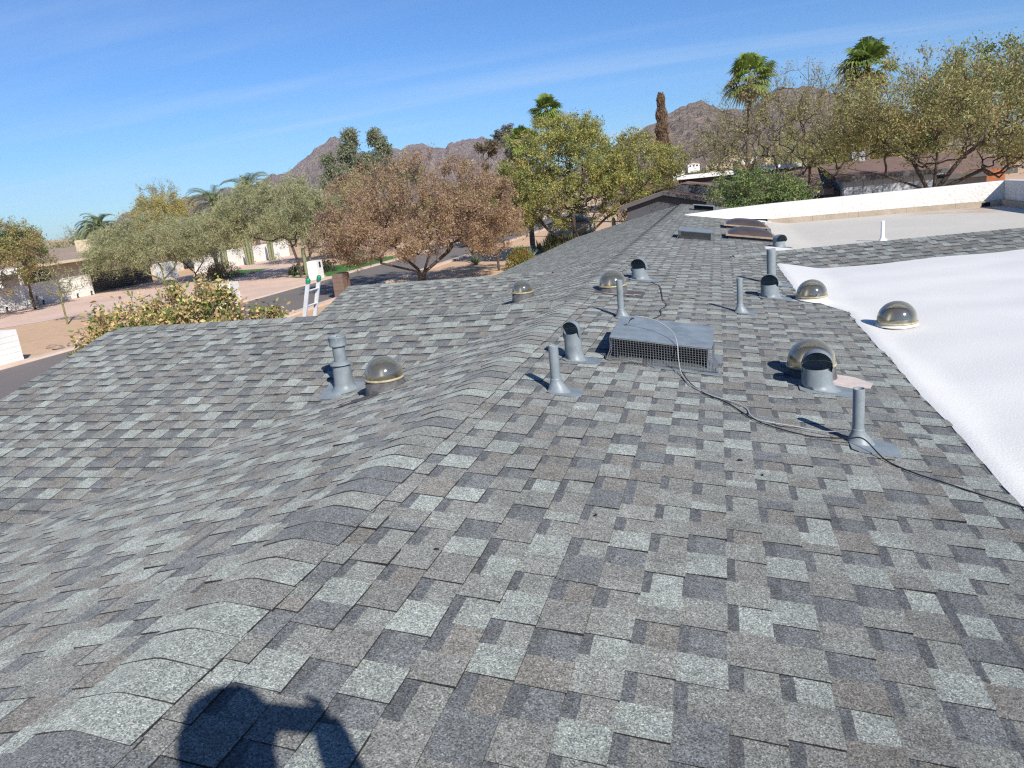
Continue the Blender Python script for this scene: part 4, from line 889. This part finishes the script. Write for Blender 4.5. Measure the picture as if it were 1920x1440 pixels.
# rust-coloured tree across the front yard
b = (-16.3, 39.2, 0)
tree('mesquite_tree', b, 'round tree with rust-brown winter foliage in the middle of the picture', 'tree', [((-16.0, 39.0, 3.8), (5.4, 4.6, 3.5), .58, 3.4), ((-19.2, 38.0, 3.2), (2.8, 2.6, 2.0), .8, 1.1), ((-13.0, 40.2, 3.6), (2.4, 2.4, 2.6), .8, 1.1)],
     [[(-16.4, 39.1, 1.0), (-17.3, 38.8, 2.0)], [(-16.1, 39.2, .9), (-15.6, 39.4, 2.1)], [(-16.2, 39.4, .8), (-15.0, 40.0, 1.7)], [(-16.4, 39, .9), (-18.2, 38.2, 1.6)]], 880, 84000, RUST, (.125, .042), .40, 8, .1, 'dark', .010, 2.15, .16, 3, twigcol=(.30, .19, .15), twiglen=.55, up=.35)
tree('mesquite_tree', (-13.5, 45.1, 0), 'small slim-trunked tree with rust-brown foliage beside the red-flowered bush', 'tree', [((-13.7, 45.0, 2.5), (2.0, 1.9, 1.4), .9, 1)], [[(-13.5, 45.1, 1.0), (-13.6, 45.1, 1.6)]], 160, 17000, RUST, (.10, .034), .36, 5, .1, 'dark', .010, 2.3, .16, 4, twigcol=(.28, .19, .15), twiglen=.5)
# big yellow-green tree
tree('mesquite_tree', (-9.6, 51.2, 0), 'big yellow-green tree with a leaning trunk behind the far end of the left slope', 'tree', [((-10.2, 51.2, 5.2), (4.9, 4.6, 3.9), .9, 3), ((-5.8, 51.8, 4.9), (3.7, 3.4, 2.9), .9, 1.6), ((-13.3, 50.8, 4.0), (2.4, 2.4, 2.2), 1, 1), ((-9.3, 51.2, 7.7), (2.3, 2.1, 1.6), 1, .9)],
     [[(-9.9, 51.1, .8), (-11.4, 50.9, 1.9), (-12.2, 50.8, 3.2)], [(-9.3, 51.2, .9), (-7.4, 51.3, 2.4), (-5.3, 51.5, 3.9)], [(-9.6, 51.3, 1.0), (-9.7, 51.4, 3.0)]], 900, 115000, MESQ, (.135, .058), .42, 5, .05, 'dark', .011, 2.12, .15, 5, twigcol=(.16, .13, .07), twiglen=.6)
# palo verdes
tree('palo_verde_tree', (-31.0, 51.0, 0), 'feathery grey-green tree with dark forked trunks on the turf island', 'tree', [((-32.2, 50.8, 4.9), (4.6, 4.2, 2.6), .8, 3), ((-35.2, 49.6, 4.5), (2.4, 2.4, 1.3), 1, 1), ((-30.0, 52.0, 3.6), (2.3, 2.2, 1.7), 1, .8)],
     [[(-31.2, 50.9, .7), (-32.6, 50.5, 1.9)], [(-31.0, 51.1, .6), (-30.2, 51.6, 1.8)], [(-31.1, 51, .8), (-31.6, 51.2, 2.4)]], 560, 60000, PALO, (.26, .034), .42, 5, .35, 'dark', .011, 2.3, .17, 6, twigcol=(.20, .20, .10), twiglen=1.0, up=.1)
tree('palo_verde_tree', (-44.6, 52.0, 0), 'wide grey-green wispy tree in front of the dark gate', 'tree', [((-44.5, 51.4, 3.6), (4.8, 4.4, 2.2), .9, 3), ((-41.5, 53.0, 3.6), (2.6, 2.4, 2.0), .9, 1), ((-47.0, 50.0, 3.0), (2.6, 2.4, 1.7), .9, 1)],
     [[(-44.6, 52, .5), (-43.6, 52.4, 1.4)], [(-44.6, 52, .5), (-45.8, 51.4, 1.3)], [(-44.5, 52, .6), (-44.4, 51.8, 1.7)]], 460, 44000, PALO, (.25, .032), .42, 5, .25, 'green', .011, 2.3, .17, 7, twigcol=(.21, .20, .11), twiglen=.9, up=.1)
tree('palo_verde_tree', (-43.9, 55.2, 0), 'twiggy brownish tree between the gate and the cactus wall', 'tree', [((-43.9, 55.2, 3.2), (2.4, 2.3, 1.9), .9, 3)], [[(-43.9, 55.2, .6), (-44.5, 55.0, 1.4)], [(-43.9, 55.2, .6), (-43.1, 55.4, 1.5)]], 240, 9000, PALO+[((.24, .15, .09), .35)], (.25, .035), .6, 5, .25, 'brown', .011, 2.3, .17, 8, twigcol=(.20, .15, .10), twiglen=.9, up=.1)
tree('palo_verde_tree', (-35.4, 33.1, 0), 'young bare palo verde with a yellow-green trunk on the sand', 'tree', [((-35.3, 33.2, 2.35), (1.35, 1.3, .95), .8, 1)], [[(-35.4, 33.1, .6), (-35.4, 33.1, 1.15)]], 80, 500, PALO, (.16, .03), .3, 3, 0, 'green', .013, 2.6, .10, 9, twigcol=(.22, .21, .10), twiglen=.35, up=.4, flare=1.0)
tree('olive_tree', (-47.6, 36.6, 0), 'dense olive and brown tree at the left edge of the frame', 'tree', [((-47.6, 36.4, 3.6), (5.0, 4.6, 3.2), .95, 3), ((-46.0, 39.8, 4.0), (2.8, 2.6, 2.2), 1, 1.2), ((-48.0, 35.6, 2.0), (3.2, 3.0, 1.8), 1, 1.0)], [[(-47.6, 36.6, 1.6)]], 560, 60000, OLIV+[((.32, .21, .13), .35)], (.12, .05), .42, 3, .1, 'brown', .012, 2.3, .18, 10, twigcol=(.19, .14, .09), twiglen=.6)
tree('green_tree', (-47.0, 41.6, 0), 'leafy dark green tree poking out right of the dense olive tree', 'tree', [((-47.2, 41.4, 4.3), (1.9, 1.9, 1.6), .9, 1)], [[(-47.0, 41.6, 2.0)]], 120, 5200, GREEN, (.17, .09), .5, 3, 0, 'brown', .012, 2.3, .2, 11, twiglen=.4)
for i, (x_, y_, r_, z0, z1, pal, lab, nl) in enumerate([
   (-66.3, 68.0, 5.2, 1.0, 5.5, PALO, 'grey-green wispy tree left of the nearest date palm', 9000), (-76.0, 64.5, 5.2, 1.0, 5.2, PALO, 'pale distant tree at the left horizon', 8000),
   (-64.2, 77.0, 4.4, 2.2, 8.6, [((.42, .35, .11), .5), ((.36, .32, .12), .3), ((.30, .29, .12), .2)], 'mustard-yellow tree behind the wispy trees on the left', 13000),
   (-58.0, 74.0, 4.6, 1.4, 5.6, PALO, 'grey-green wispy tree between the mustard tree and the date palms', 11000), (-52.0, 70.5, 4.0, 1.2, 4.7, PALO+OLIV, 'olive wispy tree in front of the date palms', 9000),
   (-39.0, 66.0, 4.4, 1.6, 5.9, PALO, 'grey-green tree behind the turf-island tree', 9000), (-33.0, 68.5, 4.4, 2.0, 7.6, RUST+OLIV, 'olive-brown tree hidden behind the rust-brown tree', 8000), (-24.0, 70.0, 4.6, 1.5, 6.0, OLIV, 'olive tree along the far road bend', 8000)]):
    tree('desert_tree', (x_, y_, 0), lab, 'tree', [((x_, y_, (z0+z1)/2), (r_, r_*.9, (z1-z0)/2), 1, 1)], [[(x_+.2, y_, z0+.3)]], 190, int(nl*1.7), pal, (.24, .06), .8, 4, .15, 'grey', .014, 2.3, .18, 30+i, twiglen=.9, group='trees behind the white wall')
tree('desert_tree', (-67.2, 80.6, 0), 'thin airy tree standing above the mustard-yellow tree', 'tree', [((-67.2, 80.6, 8.6), (2.8, 2.6, 2.0), 1, 1)], [[(-67.2, 80.6, 3.0), (-67, 80.6, 6)]], 130, 2600, OLIV, (.2, .06), .5, 3, .1, 'grey', .014, 2.3, .18, 41, twiglen=.7)
# eucalyptus
EUC = [((0.223, 0.243, 0.151), .5), ((0.173, 0.203, 0.121), .3), ((0.304, 0.284, 0.182), .2)]
tree('eucalyptus_tree', (-41.0, 85.8, 0), 'tall dark eucalyptus with two upright plumes above the rust-brown tree', 'tree', [((-41.6, 85.4, 9.5), (3.9, 3.2, 1.6), 1, 2.2), ((-44.4, 84.2, 8.6), (2.2, 2.0, 1.2), 1, .8), ((-40.6, 86, 8.0), (4.4, 3, 1.2), 1, 1.2), ((-42.5, 85.2, 11.4), (1.3, 1.2, 1.3), 1, .7), ((-42.1, 85.3, 13.0), (.8, .8, .9), 1, .35), ((-39.7, 86.4, 12.6), (.9, .9, 1.1), 1, .45), ((-39.4, 86.5, 11.0), (1.3, 1.2, 1.1), 1, .5), ((-44.9, 84, 10.6), (.9, .8, .8), 1, .2), ((-41.2, 85.8, 9.9), (1.9, 1.6, 1.0), 1, .7), ((-37.6, 87.4, 9.2), (2.0, 1.8, 1.4), 1, .6), ((-36.0, 88, 8.0), (1.6, 1.5, 1.1), 1, .4)], [[(-41, 85.8, 5.5), (-42, 85.4, 9.5)], [(-41, 85.8, 5.5), (-40, 86.2, 9.8)]], 380, 42000, EUC, (.32, .11), .7, 3, .5, 'grey', .016, 2.3, .2, 50, twiglen=.7, up=0, clump=.85)
tree('eucalyptus_tree', (-21.9, 82.1, 0), 'small purplish eucalyptus top left of the lower fan palm', 'tree', [((-22.0, 82.1, 10.5), (1.4, 1.3, 1.4), 1, 1), ((-21.6, 82.2, 8.6), (1.0, 1.0, 1.2), 1, .6)], [[(-21.9, 82.1, 6)]], 100, 8000, [((.17, .155, .16), .6), ((.14, .145, .12), .4)], (.28, .10), .5, 3, .4, 'grey', .016, 2.3, .2, 51, twiglen=.5)
tree('eucalyptus_tree', (-22.9, 76.7, 0), 'thin brown half-dead tree in front of the purplish eucalyptus', 'tree', [((-22.7, 76.7, 9.2), (1.3, 1.1, .8), 1, 1), ((-23.3, 76.6, 7.2), (.5, .5, 1.4), 1, .5)], [[(-22.9, 76.7, 6.0)]], 80, 4000, [((.25, .19, .12), .6), ((.11, .10, .06), .4)], (.24, .08), .5, 3, .2, 'grey', .016, 2.3, .2, 52, twiglen=.4)
# right-hand trees
tree('mesquite_tree', (4.9, 46.0, 0), 'airy half-bare tree with several dark stems behind the green bush', 'tree', [((3.6, 46.0, 6.7), (4.8, 4.0, 3.3), .95, 3), ((.6, 46.4, 5.6), (2.4, 2.2, 1.7), 1, .9), ((6.4, 45.8, 6.6), (2.3, 2.2, 2.3), 1, .9)],
     [[(4.4, 46, 1.6), (3.4, 46, 3.6), (3.0, 46, 5.2)], [(4.0, 46.2, 2.6), (1.8, 46.3, 4.2), (.4, 46.4, 4.8)], [(5.2, 45.9, 2.0), (6.4, 45.7, 4.2)], [(4.8, 46, 2.0), (4.9, 46, 4.6)]], 560, 15000, BARE+MESQ, (.115, .045), .36, 5, .05, 'dark', .012, 2.2, .13, 60, twigcol=(.15, .12, .075), twiglen=.8, up=.55)
tree('mesquite_tree', (9.4, 39.2, 0), 'large spreading tree with a thick dark trunk at the right edge', 'tree', [((9.6, 39.0, 6.2), (4.6, 4.2, 2.5), .95, 3), ((13.2, 38.4, 6.0), (3.6, 3.2, 2.6), 1, 1.8), ((6.6, 39.4, 5.9), (2.4, 2.2, 1.9), .9, .8), ((12.6, 38.2, 4.2), (3.0, 2.6, 1.2), 1, .8)],
     [[(9.4, 39.2, 2.6), (8.6, 39.2, 4.2), (7.4, 39.3, 5.2)], [(9.5, 39.2, 2.7), (10.6, 39.0, 4.3), (12.2, 38.6, 5.4)], [(9.5, 39.2, 2.9), (9.6, 39.2, 4.6)], [(9.4, 39.2, 2.8), (7.4, 39.0, 3.7), (5.8, 39.0, 4.2)], [(9.6, 39.2, 2.8), (11.4, 38.9, 3.6)]], 780, 46000, [((0.358, 0.325, 0.128), .4), ((0.300, 0.330, 0.128), .38), ((0.384, 0.282, 0.141), .22)], (.125, .050), .40, 6, -.05, 'dark', .011, 2.1, .14, 61, twigcol=(.16, .115, .065), twiglen=.8, up=.6)
tree('green_tree', (17.4, 56.5, 0), 'bright green leafy tree top at the far right', 'tree', [((17.6, 56.6, 8.2), (4.6, 4.2, 2.6), 1, 1), ((14.5, 57.5, 6.8), (2.6, 2.4, 2.4), 1, .6)], [[(17.4, 56.5, 4.5)]], 200, 14000, [((.16, .23, .07), .5), ((.12, .18, .06), .3), ((.22, .27, .09), .2)], (.22, .11), .8, 3, .1, 'brown', .014, 2.3, .2, 62, twiglen=.6)
tree('green_bush', (1.7, 38.0, 0), 'dense round green bush behind the left end of the white parapet', 'bush', [((1.6, 38.0, 3.0), (2.45, 2.2, 1.7), 1, 1), ((3.1, 37.8, 2.5), (1.5, 1.4, 1.3), 1, .5)], [[(1.7, 38, 1.2)]], 340, 26000, GREEN+[((.27, .27, .11), .2)], (.12, .055), .4, 3, .25, 'brown', .010, 2.3, .2, 63, twiglen=.35)
for i, (x_, y_, r_, z0, z1, pal, lab, nl) in enumerate([(10.4, 58.5, 3.2, 3.0, 6.8, [((.34, .31, .08), .5), ((.26, .27, .08), .5)], 'yellow-olive palo verde behind the long brown roof', 9000), (14.0, 69.0, 4.0, 2.0, 7.6, OLIV, 'olive tree far behind the right-hand house', 8000), (7.0, 73.0, 4.2, 2.0, 7.6, PALO+OLIV, 'pale olive tree between the right-hand palms', 8000), (.4, 82.0, 4.0, 1.2, 5.2, GREEN+OLIV, 'low dark green tree below the rocky hill', 7000), (-6.4, 66.0, 3.0, 1.0, 5.0, RUST, 'russet bush right of the big yellow-green tree', 6000), (7.0, 55.5, 2.0, 2.2, 6.0, [((.40, .37, .10), .6), ((.28, .28, .10), .4)], 'yellow-stemmed palo verde behind the half-bare tree', 3500)]):
    tree('desert_tree', (x_, y_, 0), lab, 'tree', [((x_, y_, (z0+z1)/2), (r_, r_*.9, (z1-z0)/2), 1, 1)], [[(x_+.2, y_, z0+.3)]], 170, int(nl*1.7), pal, (.22, .06), .7, 4, .1, 'green' if i in (0, 5) else 'grey', .014, 2.3, .18, 70+i, twiglen=.8, group='trees beyond the neighbouring houses')
# shrub with frost-burnt leaves just off the roof edge
tree('frosted_shrub', (-9.6, 11.0, 0), 'shrub with bleached tan and green leaves just beyond the left roof edge', 'shrub', [((-9.8, 10.75, 2.75), (1.25, 1.1, .80), 1, 2.2), ((-9.1, 11.5, 2.95), (.95, .9, .80), 1, 1.5), ((-10.35, 10.35, 2.45), (.55, .5, .6), 1, .6), ((-8.4, 12.2, 2.55), (.75, .6, .5), 1, .7)], [[(-9.6, 11, .8), (-9.8, 10.8, 1.5)], [(-9.6, 11, .7), (-9.2, 11.4, 1.5)]], 460, 15000, [((.66, .50, .23), .32), ((.52, .36, .18), .22), ((.24, .30, .07), .26), ((.13, .19, .05), .12), ((.36, .23, .13), .08)], (.085, .044), .22, 3, .1, 'brown', .006, 2.3, .2, 80, twigcol=(.16, .10, .07), twiglen=.22, up=.4, clump=.55)

# palms
def fan_palm(x, y, zc, r_, label, seed, trunk_r=.16, nf=46):
    g = np.random.default_rng(seed); t = thing('fan_palm', (x, y, 0), label, 'palm tree', 'fan palms'); m = MB(); zs = np.linspace(0, zc, 14); lean = g.normal(size=2)*.15
    m.tube([(lean[0]*(z/zc)**2, lean[1]*(z/zc)**2, z) for z in zs], [trunk_r*(1.35-.4*z/zc)*(1+.06*(i % 2)) for i, z in enumerate(zs)], 10, 0, (.16, .12, .09)); m.build('trunk', M_BARK, t)
    Q = []; K = []; top = A(lean[0], lean[1], zc)
    for i in range(nf):
        az = g.random()*6.283; el = math.radians(88-150*(i/nf)**.85); d = A(math.cos(az)*math.cos(el), math.sin(az)*math.cos(el), math.sin(el)); pl = r_*g.uniform(.40, .62); hub = top+d*pl+A(0, 0, -.12*pl*pl); sd = nrm(np.cross(d, A(0, 0, 1)+g.normal(size=3)*.15)); up_ = np.cross(sd, d)
        old = i > nf*.8; col = A(.32, .30, .09) if old and g.random() < .6 else A(.36, .27, .14) if old else A(.15, .21, .045)*g.uniform(.8, 1.35)+A(.05, .05, 0)*g.random()
        Q.append(np.array([top-sd*.02, top+sd*.02, hub+sd*.015, hub-sd*.015])); K.append(A(.19, .19, .07))
        fr = r_*g.uniform(.50, .68); ns = 15
        for k in range(ns):
            a = math.radians(-115+230*k/(ns-1)); v = nrm(d*math.cos(a)+sd*math.sin(a)+up_*.12*abs(math.sin(a))); l = fr*(1-.22*abs(a)/2); tipp = hub+v*l+A(0, 0, -.30*l*l-.10*l*g.random()); mid = hub+v*l*.55; w = nrm(np.cross(v, up_))*fr*.075
            Q.append(np.array([hub, mid+w, tipp, mid-w])); K.append(col*g.uniform(.8, 1.2))
    quads_mesh('fronds', np.array(Q), np.array(K), M_FROND, t)
fan_palm(-15.7, 73.3, 11.9, 1.75, 'tall fan palm above the big yellow-green tree', 1); fan_palm(-14.9, 60.2, 8.5, 1.55, 'lower fan palm half hidden by the big yellow-green tree', 2)
fan_palm(2.1, 62.0, 11.2, 2.05, 'tall fan palm with a bare trunk right of the rocky peak', 3); fan_palm(9.2, 54.2, 10.2, 1.85, 'fan palm rising behind the large right-hand tree', 4)
def date_palm(x, y, zc, L, label, seed, nf=46):
    g = np.random.default_rng(seed); t = thing('date_palm', (x, y, 0), label, 'palm tree', 'date palms'); m = MB(); zs = np.linspace(0, zc, 16)
    m.tube([(0, 0, z) for z in zs], [.24*(1+.10*(i % 2)) for i in range(16)], 10, 0, (.15, .11, .08)); m.build('trunk', M_BARK, t); Q = []; K = []
    for i in range(nf):
        az = g.random()*6.283; el = math.radians(82-105*(i/nf)); l = L*g.uniform(.85, 1.1); h = A(math.cos(az), math.sin(az), 0); n = 15; p = A(0, 0, zc); e = el; prev = p; col = A(.18, .225, .105)*g.uniform(.8, 1.3)
        for k in range(n):
            d = h*math.cos(e)+A(0, 0, math.sin(e)); nx = p+d*l/n; sd = nrm(np.cross(d, A(0, 0, 1))+1e-6); up_ = np.cross(sd, d); Q.append(np.array([p-sd*.018, p+sd*.018, nx+sd*.018, nx-sd*.018])); K.append(A(.19, .19, .09))
            ll = .46*L/2.6*math.sin(math.pi*min(1, (k+1.5)/(n+1)))**.6
            for s_ in (-1, 1):
                for f in (.0, .34, .67):
                    q = p+(nx-p)*f; v = nrm(d*.75+sd*s_*.8+up_*.35); w = d*.028; Q.append(np.array([q-w, q+w, q+v*ll+w*.2, q+v*ll-w*.2])); K.append(col*g.uniform(.8, 1.25))
            p = nx; e -= math.radians(5.2+5*(k/n))*g.uniform(.8, 1.2)
    quads_mesh('fronds', np.array(Q), np.array(K), M_FROND, t)
    m = MB(); m.tube([(.2, -.3, zc-.1), (.5, -.9, zc-.4), (.6, -1.1, zc-.9)], [.05, .16, .12], 8, 0, (.45, .26, .05)); m.build('fruit_stalk', M_BARK, t)
date_palm(-58.7, 61.4, 5.2, 2.7, 'date palm at the left with orange fruit stalks', 1); date_palm(-52.4, 71.1, 6.5, 3.4, 'lower date palm behind the feathery turf-island tree', 2); date_palm(-51.3, 76.2, 7.8, 3.6, 'higher date palm behind the feathery turf-island tree', 3)
# dead cypress
g = np.random.default_rng(5); t = thing('cypress_tree', (-5.7, 84.8, 0), 'tall narrow brown cypress in front of the rocky hill', 'tree'); m = MB(); m.tube([(0, 0, 0), (0, 0, 6), (0, 0, 12.9)], [.22, .16, .03], 8, 0, BARKS['brown']); m.build('trunk', M_BARK, t)
n = 9000; zz_ = 3+10.2*(1-(1-g.random(n))**.8); rr = (.95*(1-((zz_-3)/10.6))**.62+.14)*(.65+.35*np.sqrt(g.random(n)))*(1+.16*np.sin(zz_*4.1+g.random(n))); a = g.random(n)*6.283
c = np.stack([rr*np.cos(a), rr*np.sin(a), zz_], 1); d = np.stack([np.cos(a)*.25, np.sin(a)*.25, np.ones(n)], 1)+g.normal(size=(n, 3))*.25
cc = np.array([(.27, .16, .11), (.20, .13, .09), (.19, .175, .08)])[g.choice(3, n, p=[.5, .3, .2])]*g.uniform(.75, 1.25, (n, 1)); quads_mesh('crown', leafquads(c, d, g.uniform(.25, .5, n), g.uniform(.08, .14, n), g), cc, M_LEAF, t)

# low plants by the road and the yard
def clump(name, x, y, r_, h, n, pal, size, label, seed, group=None, upright=.8, z0=0.0, cat='plant'):
    g = np.random.default_rng(seed); t = thing(name, (x, y, z0), label, cat, group); u = nrm(g.normal(size=(n, 3))); u[:, 2] = abs(u[:, 2]); c = u*(g.random((n, 1))**.5)*A(r_, r_, h); d = u*.6+A(0, 0, upright)+g.normal(size=(n, 3))*.35
    P = np.array([p[0] for p in pal]); w = np.array([p[1] for p in pal]); k = g.choice(len(pal), n, p=w/w.sum()); quads_mesh('foliage', leafquads(c, d, g.uniform(.7, 1.3, n)*size[0], g.uniform(.7, 1.3, n)*size[1], g), P[k]*g.uniform(.75, 1.25, (n, 1)), M_LEAF, t); return t
def agave(x, y, r_, label, seed, col=(.20, .27, .26), n=26):
    g = np.random.default_rng(seed); t = thing('agave', (x, y, 0), label, 'agave', 'agaves in the side yard')
    for i in range(n):
        az = i*2.4; el = math.radians(85-62*(i/n)); d = A(math.cos(az)*math.cos(el), math.sin(az)*math.cos(el), math.sin(el)); sd = nrm(np.cross(d, A(0, 0, 1))); l = r_*g.uniform(.85, 1.1); w = l*.07; u_ = np.cross(sd, d)
        m = MB(); m.add([d*0-sd*w*.7, d*0+sd*w*.7, d*l*.4+sd*w-u_*0+u_*w*.5, d*l*.4-sd*w+u_*w*.5, d*l*.4-u_*w*.4, d*l], [(0, 1, 4), (1, 2, 4), (3, 0, 4), (4, 2, 5), (3, 4, 5)], 0, tuple(np.array(col)*g.uniform(.85, 1.15))); m.build('leaf', M_FROND, t)
agave(-12.4, 48.6, 1.15, 'blue-grey agave behind the red-flowered bush', 1); agave(-12.9, 53.6, 1.2, 'darker agave between the rust tree and the big green tree', 2, (.10, .15, .13)); agave(-16.6, 50.0, .9, 'small dark agave left of the slim rust-brown tree', 3, (.12, .15, .10))
clump('flowering_bush', -12.0, 45.0, 1.05, 1.5, 2600, [((.17, .24, .04), .5), ((.12, .18, .04), .3), ((.50, .09, .05), .2)], (.11, .07), 'bright green bush with red flowers against the roof edge', 4, cat='bush')
for k, (x_, y_) in enumerate(((-11.7, 53.1), (-10.9, 53.0), (-10.0, 53.2), (-9.2, 53.0))):
    clump('slipper_plant', x_, y_, .75, 1.5, 700, [((.17, .18, .08), .6), ((.13, .15, .07), .4)], (.75, .055), ('leftmost pencil-stemmed clump in the row under the big yellow-green tree', 'second pencil-stemmed clump from the left under the big yellow-green tree', 'third pencil-stemmed clump from the left under the big yellow-green tree', 'rightmost pencil-stemmed clump in the row under the big yellow-green tree')[k], 20+k, 'row of pencil-stemmed clumps', 2.2)
clump('bougainvillea', -50.6, 66.5, 1.6, 2.4, 2200, [((.42, .03, .09), .6), ((.10, .14, .05), .4)], (.14, .1), 'crimson bougainvillea above the cactus wall', 6, cat='bush')
clump('bougainvillea', -50.8, 71.5, 1.6, 2.3, 1500, [((.36, .03, .08), .35), ((.09, .12, .05), .65)], (.14, .1), 'darker bougainvillea farther along the cactus wall', 7, cat='bush')
clump('dry_bush', -41.2, 54.8, 2.0, 1.6, 2600, [((.22, .13, .08), .5), ((.16, .12, .07), .5)], (.2, .04), 'brown twiggy bush right of the dark gate', 8, cat='bush')
for k, (x_, y_, r_) in enumerate(((-30.4, 53.6, .9), (-32.4, 52.6, .8), (-29.6, 57.5, 1.2), (-45.4, 60, .9))):
    clump('dark_shrub', x_, y_, r_, r_*1.1, 1300, DARKG, (.14, .07), ('low dark shrub under the feathery turf-island tree', 'low dark shrub left of the leaning cactus', 'larger dark shrub behind the mailbox pillar', 'low shrub near the single cactus')[k], 40+k, 'dark shrubs around the turf island', cat='bush')
clump('grass_tuft', -31.4, 25.9, .4, .6, 260, [((.16, .20, .10), 1)], (.4, .03), 'small grey-green grass tuft on the sand near the left pillar', 50)
# stones
M_STONE = plain('stone', (.30, .22, .17), .95, .3, 5)
sp_ = [(-28.2, 25.6, .22), (-28.0, 26.3, .26), (-28.4, 27.0, .2), (-28.1, 27.8, .28), (-29.0, 26.0, .18), (-30.6, 50.6, .2), (-31.4, 51.0, .22), (-32.3, 51.4, .2), (-33.0, 52.0, .24), (-33.4, 53.0, .2), (-29.6, 50.1, .2), (-28.7, 49.9, .22), (-34.0, 34.2, .2), (-33.4, 35.2, .25), (-35.0, 34.0, .2), (-40.2, 58.0, .3), (-41.6, 57.6, .3)]
for k, (x_, y_, r_) in enumerate(sp_):
    g = np.random.default_rng(k); m = MB(); V = []
    for i in range(5):
        for j in range(8): a = 2*math.pi*j/8; f = (.75, 1, .85, .5, .05)[i]; q = r_*f*g.uniform(.82, 1.15); V.append((q*1.3*math.cos(a), q*math.sin(a), r_*(0, .25, .55, .75, .82)[i]))
    m.add(V, [(i*8+j, i*8+(j+1) % 8, (i+1)*8+(j+1) % 8, (i+1)*8+j) for i in range(4) for j in range(8)]); o = m.build('stone', M_STONE); o.location = (x_, y_, 0); o.rotation_euler = (0, 0, g.random()*6)
    tag(o, 'small brown stone by the kerb near the left pillar' if k < 5 else 'small brown stone edging the turf patches and driveway', 'stone', 'stones by the left pillar' if k < 5 else 'edging stones')
# far belt of suburb trees that reads as one mass, and houses on the hill's foot
g = np.random.default_rng(77); n = 60000; nb = 420; az = g.uniform(-1.15, .75, nb); D = g.uniform(105, 520, nb); bc = np.stack([D*np.sin(az), D*np.cos(az), np.zeros(nb)], 1); br = g.uniform(2.0, 4.2, nb)
k = g.integers(0, nb, n); u = nrm(g.normal(size=(n, 3))); c = bc[k]+u*(g.random((n, 1))**.35)*br[k][:, None]*A(1.25, 1.25, .75)+np.stack([np.zeros(n), np.zeros(n), br[k]*.75], 1)
pc = np.array([(.21, .215, .10), (.16, .19, .08), (.27, .24, .12), (.14, .16, .08), (.30, .22, .13)])[g.integers(0, 5, nb)][k]*g.uniform(.7, 1.3, (n, 1))
o = quads_mesh('distant_trees', leafquads(c, g.normal(size=(n, 3)), g.uniform(.5, 1.1, n), g.uniform(.3, .6, n), g), pc, M_LEAF); tag(o, 'far belt of suburban trees along the horizon', 'trees', kind='stuff')
hs = [(-30, 990, 12), (-8, 985, 10), (-45, 900, 6), (20, 1010, 20), (34, 1000, 14), (-60, 905, 4), (150, 1050, 34), (8, 900, 8), (-75, 860, 2), (60, 960, 10)]
for k, (x_, y_, z_) in enumerate(hs):
    t = thing('hillside_house', (x_, y_, z_-6), 'pale house at the foot of the rocky hill', 'house', 'pale houses at the foot of the hill'); m = MB(); m.box(-7, 7, -5, 5, 0, 9.5); m.build('wall', M_CREAM if k % 2 else M_WPAINT, t)
    m = MB(); m.prism([(-7.6, -5.6, 9.5), (7.6, -5.6, 9.5), (0, -5.6, 11.2)], (0, 11.2, 0)); m.build('roof', M_BROWNROOF if k % 3 else M_CREAM, t)
    for q_ in (-4, 0, 4): m = MB(); m.box(q_-1.1, q_+1.1, -5.04, -5.002, 6.6, 8.6); m.build('window', M_GLASS, t)

# thin desert air between here and the mountains
m = MB(); m.box(-3700, 3700, -3700, 3700, -3.2, 260); hz = m.build('haze', M_DARK); tag(hz, 'thin pale desert haze', 'haze', kind='stuff'); hz.data.materials.clear()
hm = bpy.data.materials.new('haze_air'); hm.use_nodes = True; ht = hm.node_tree; ht.nodes.clear(); ho = ht.nodes.new('ShaderNodeOutputMaterial'); hv = ht.nodes.new('ShaderNodeVolumePrincipled')
hv.inputs['Color'].default_value = (0.88, 0.92, 1.0, 1); hv.inputs['Density'].default_value = 7e-5; hv.inputs['Anisotropy'].default_value = 0.0; ht.links.new(hv.outputs[0], ho.inputs['Volume']); hz.data.materials.append(hm)

# scraps blown onto the shingles
for k, (x_, y_, a_, lab) in enumerate(((-1.02, 2.26, .4, 'small dark scrap on the shingles just right of the main ridge'), (-.52, 2.75, 1.2, 'small black pebble-like scrap in the middle of the right slope'), (.06, 3.62, .2, 'twig-like dark scrap below the pale cable'), (.16, 3.47, 2.0, 'tiny dark scrap below the nearest vent pipe'), (.80, 8.55, .3, 'pale paper scrap near the corner of the white roof'))):
    g = np.random.default_rng(90+k); n = 9; rr = .0065 if k != 2 else .008; ring = [(rr*g.uniform(.5, 1.3)*(2.2 if k in (0, 2) else 1.3)*math.cos(2*math.pi*j/n), rr*g.uniform(.5, 1.2)*math.sin(2*math.pi*j/n)) for j in range(n)]
    m = MB(); m.add([(p, q, 0) for p, q in ring]+[(p*.6, q*.6, .007) for p, q in ring], [(j, (j+1) % n, n+(j+1) % n, n+j) for j in range(n)]+[tuple(range(n, 2*n))]); o = m.build('scrap', M_TORN if k == 4 else M_DARK); o.location = (x_, y_, zR(x_)+.009); o.rotation_euler = (0, math.atan(TR), a_); tag(o, lab, 'scrap', 'scraps on the roof')
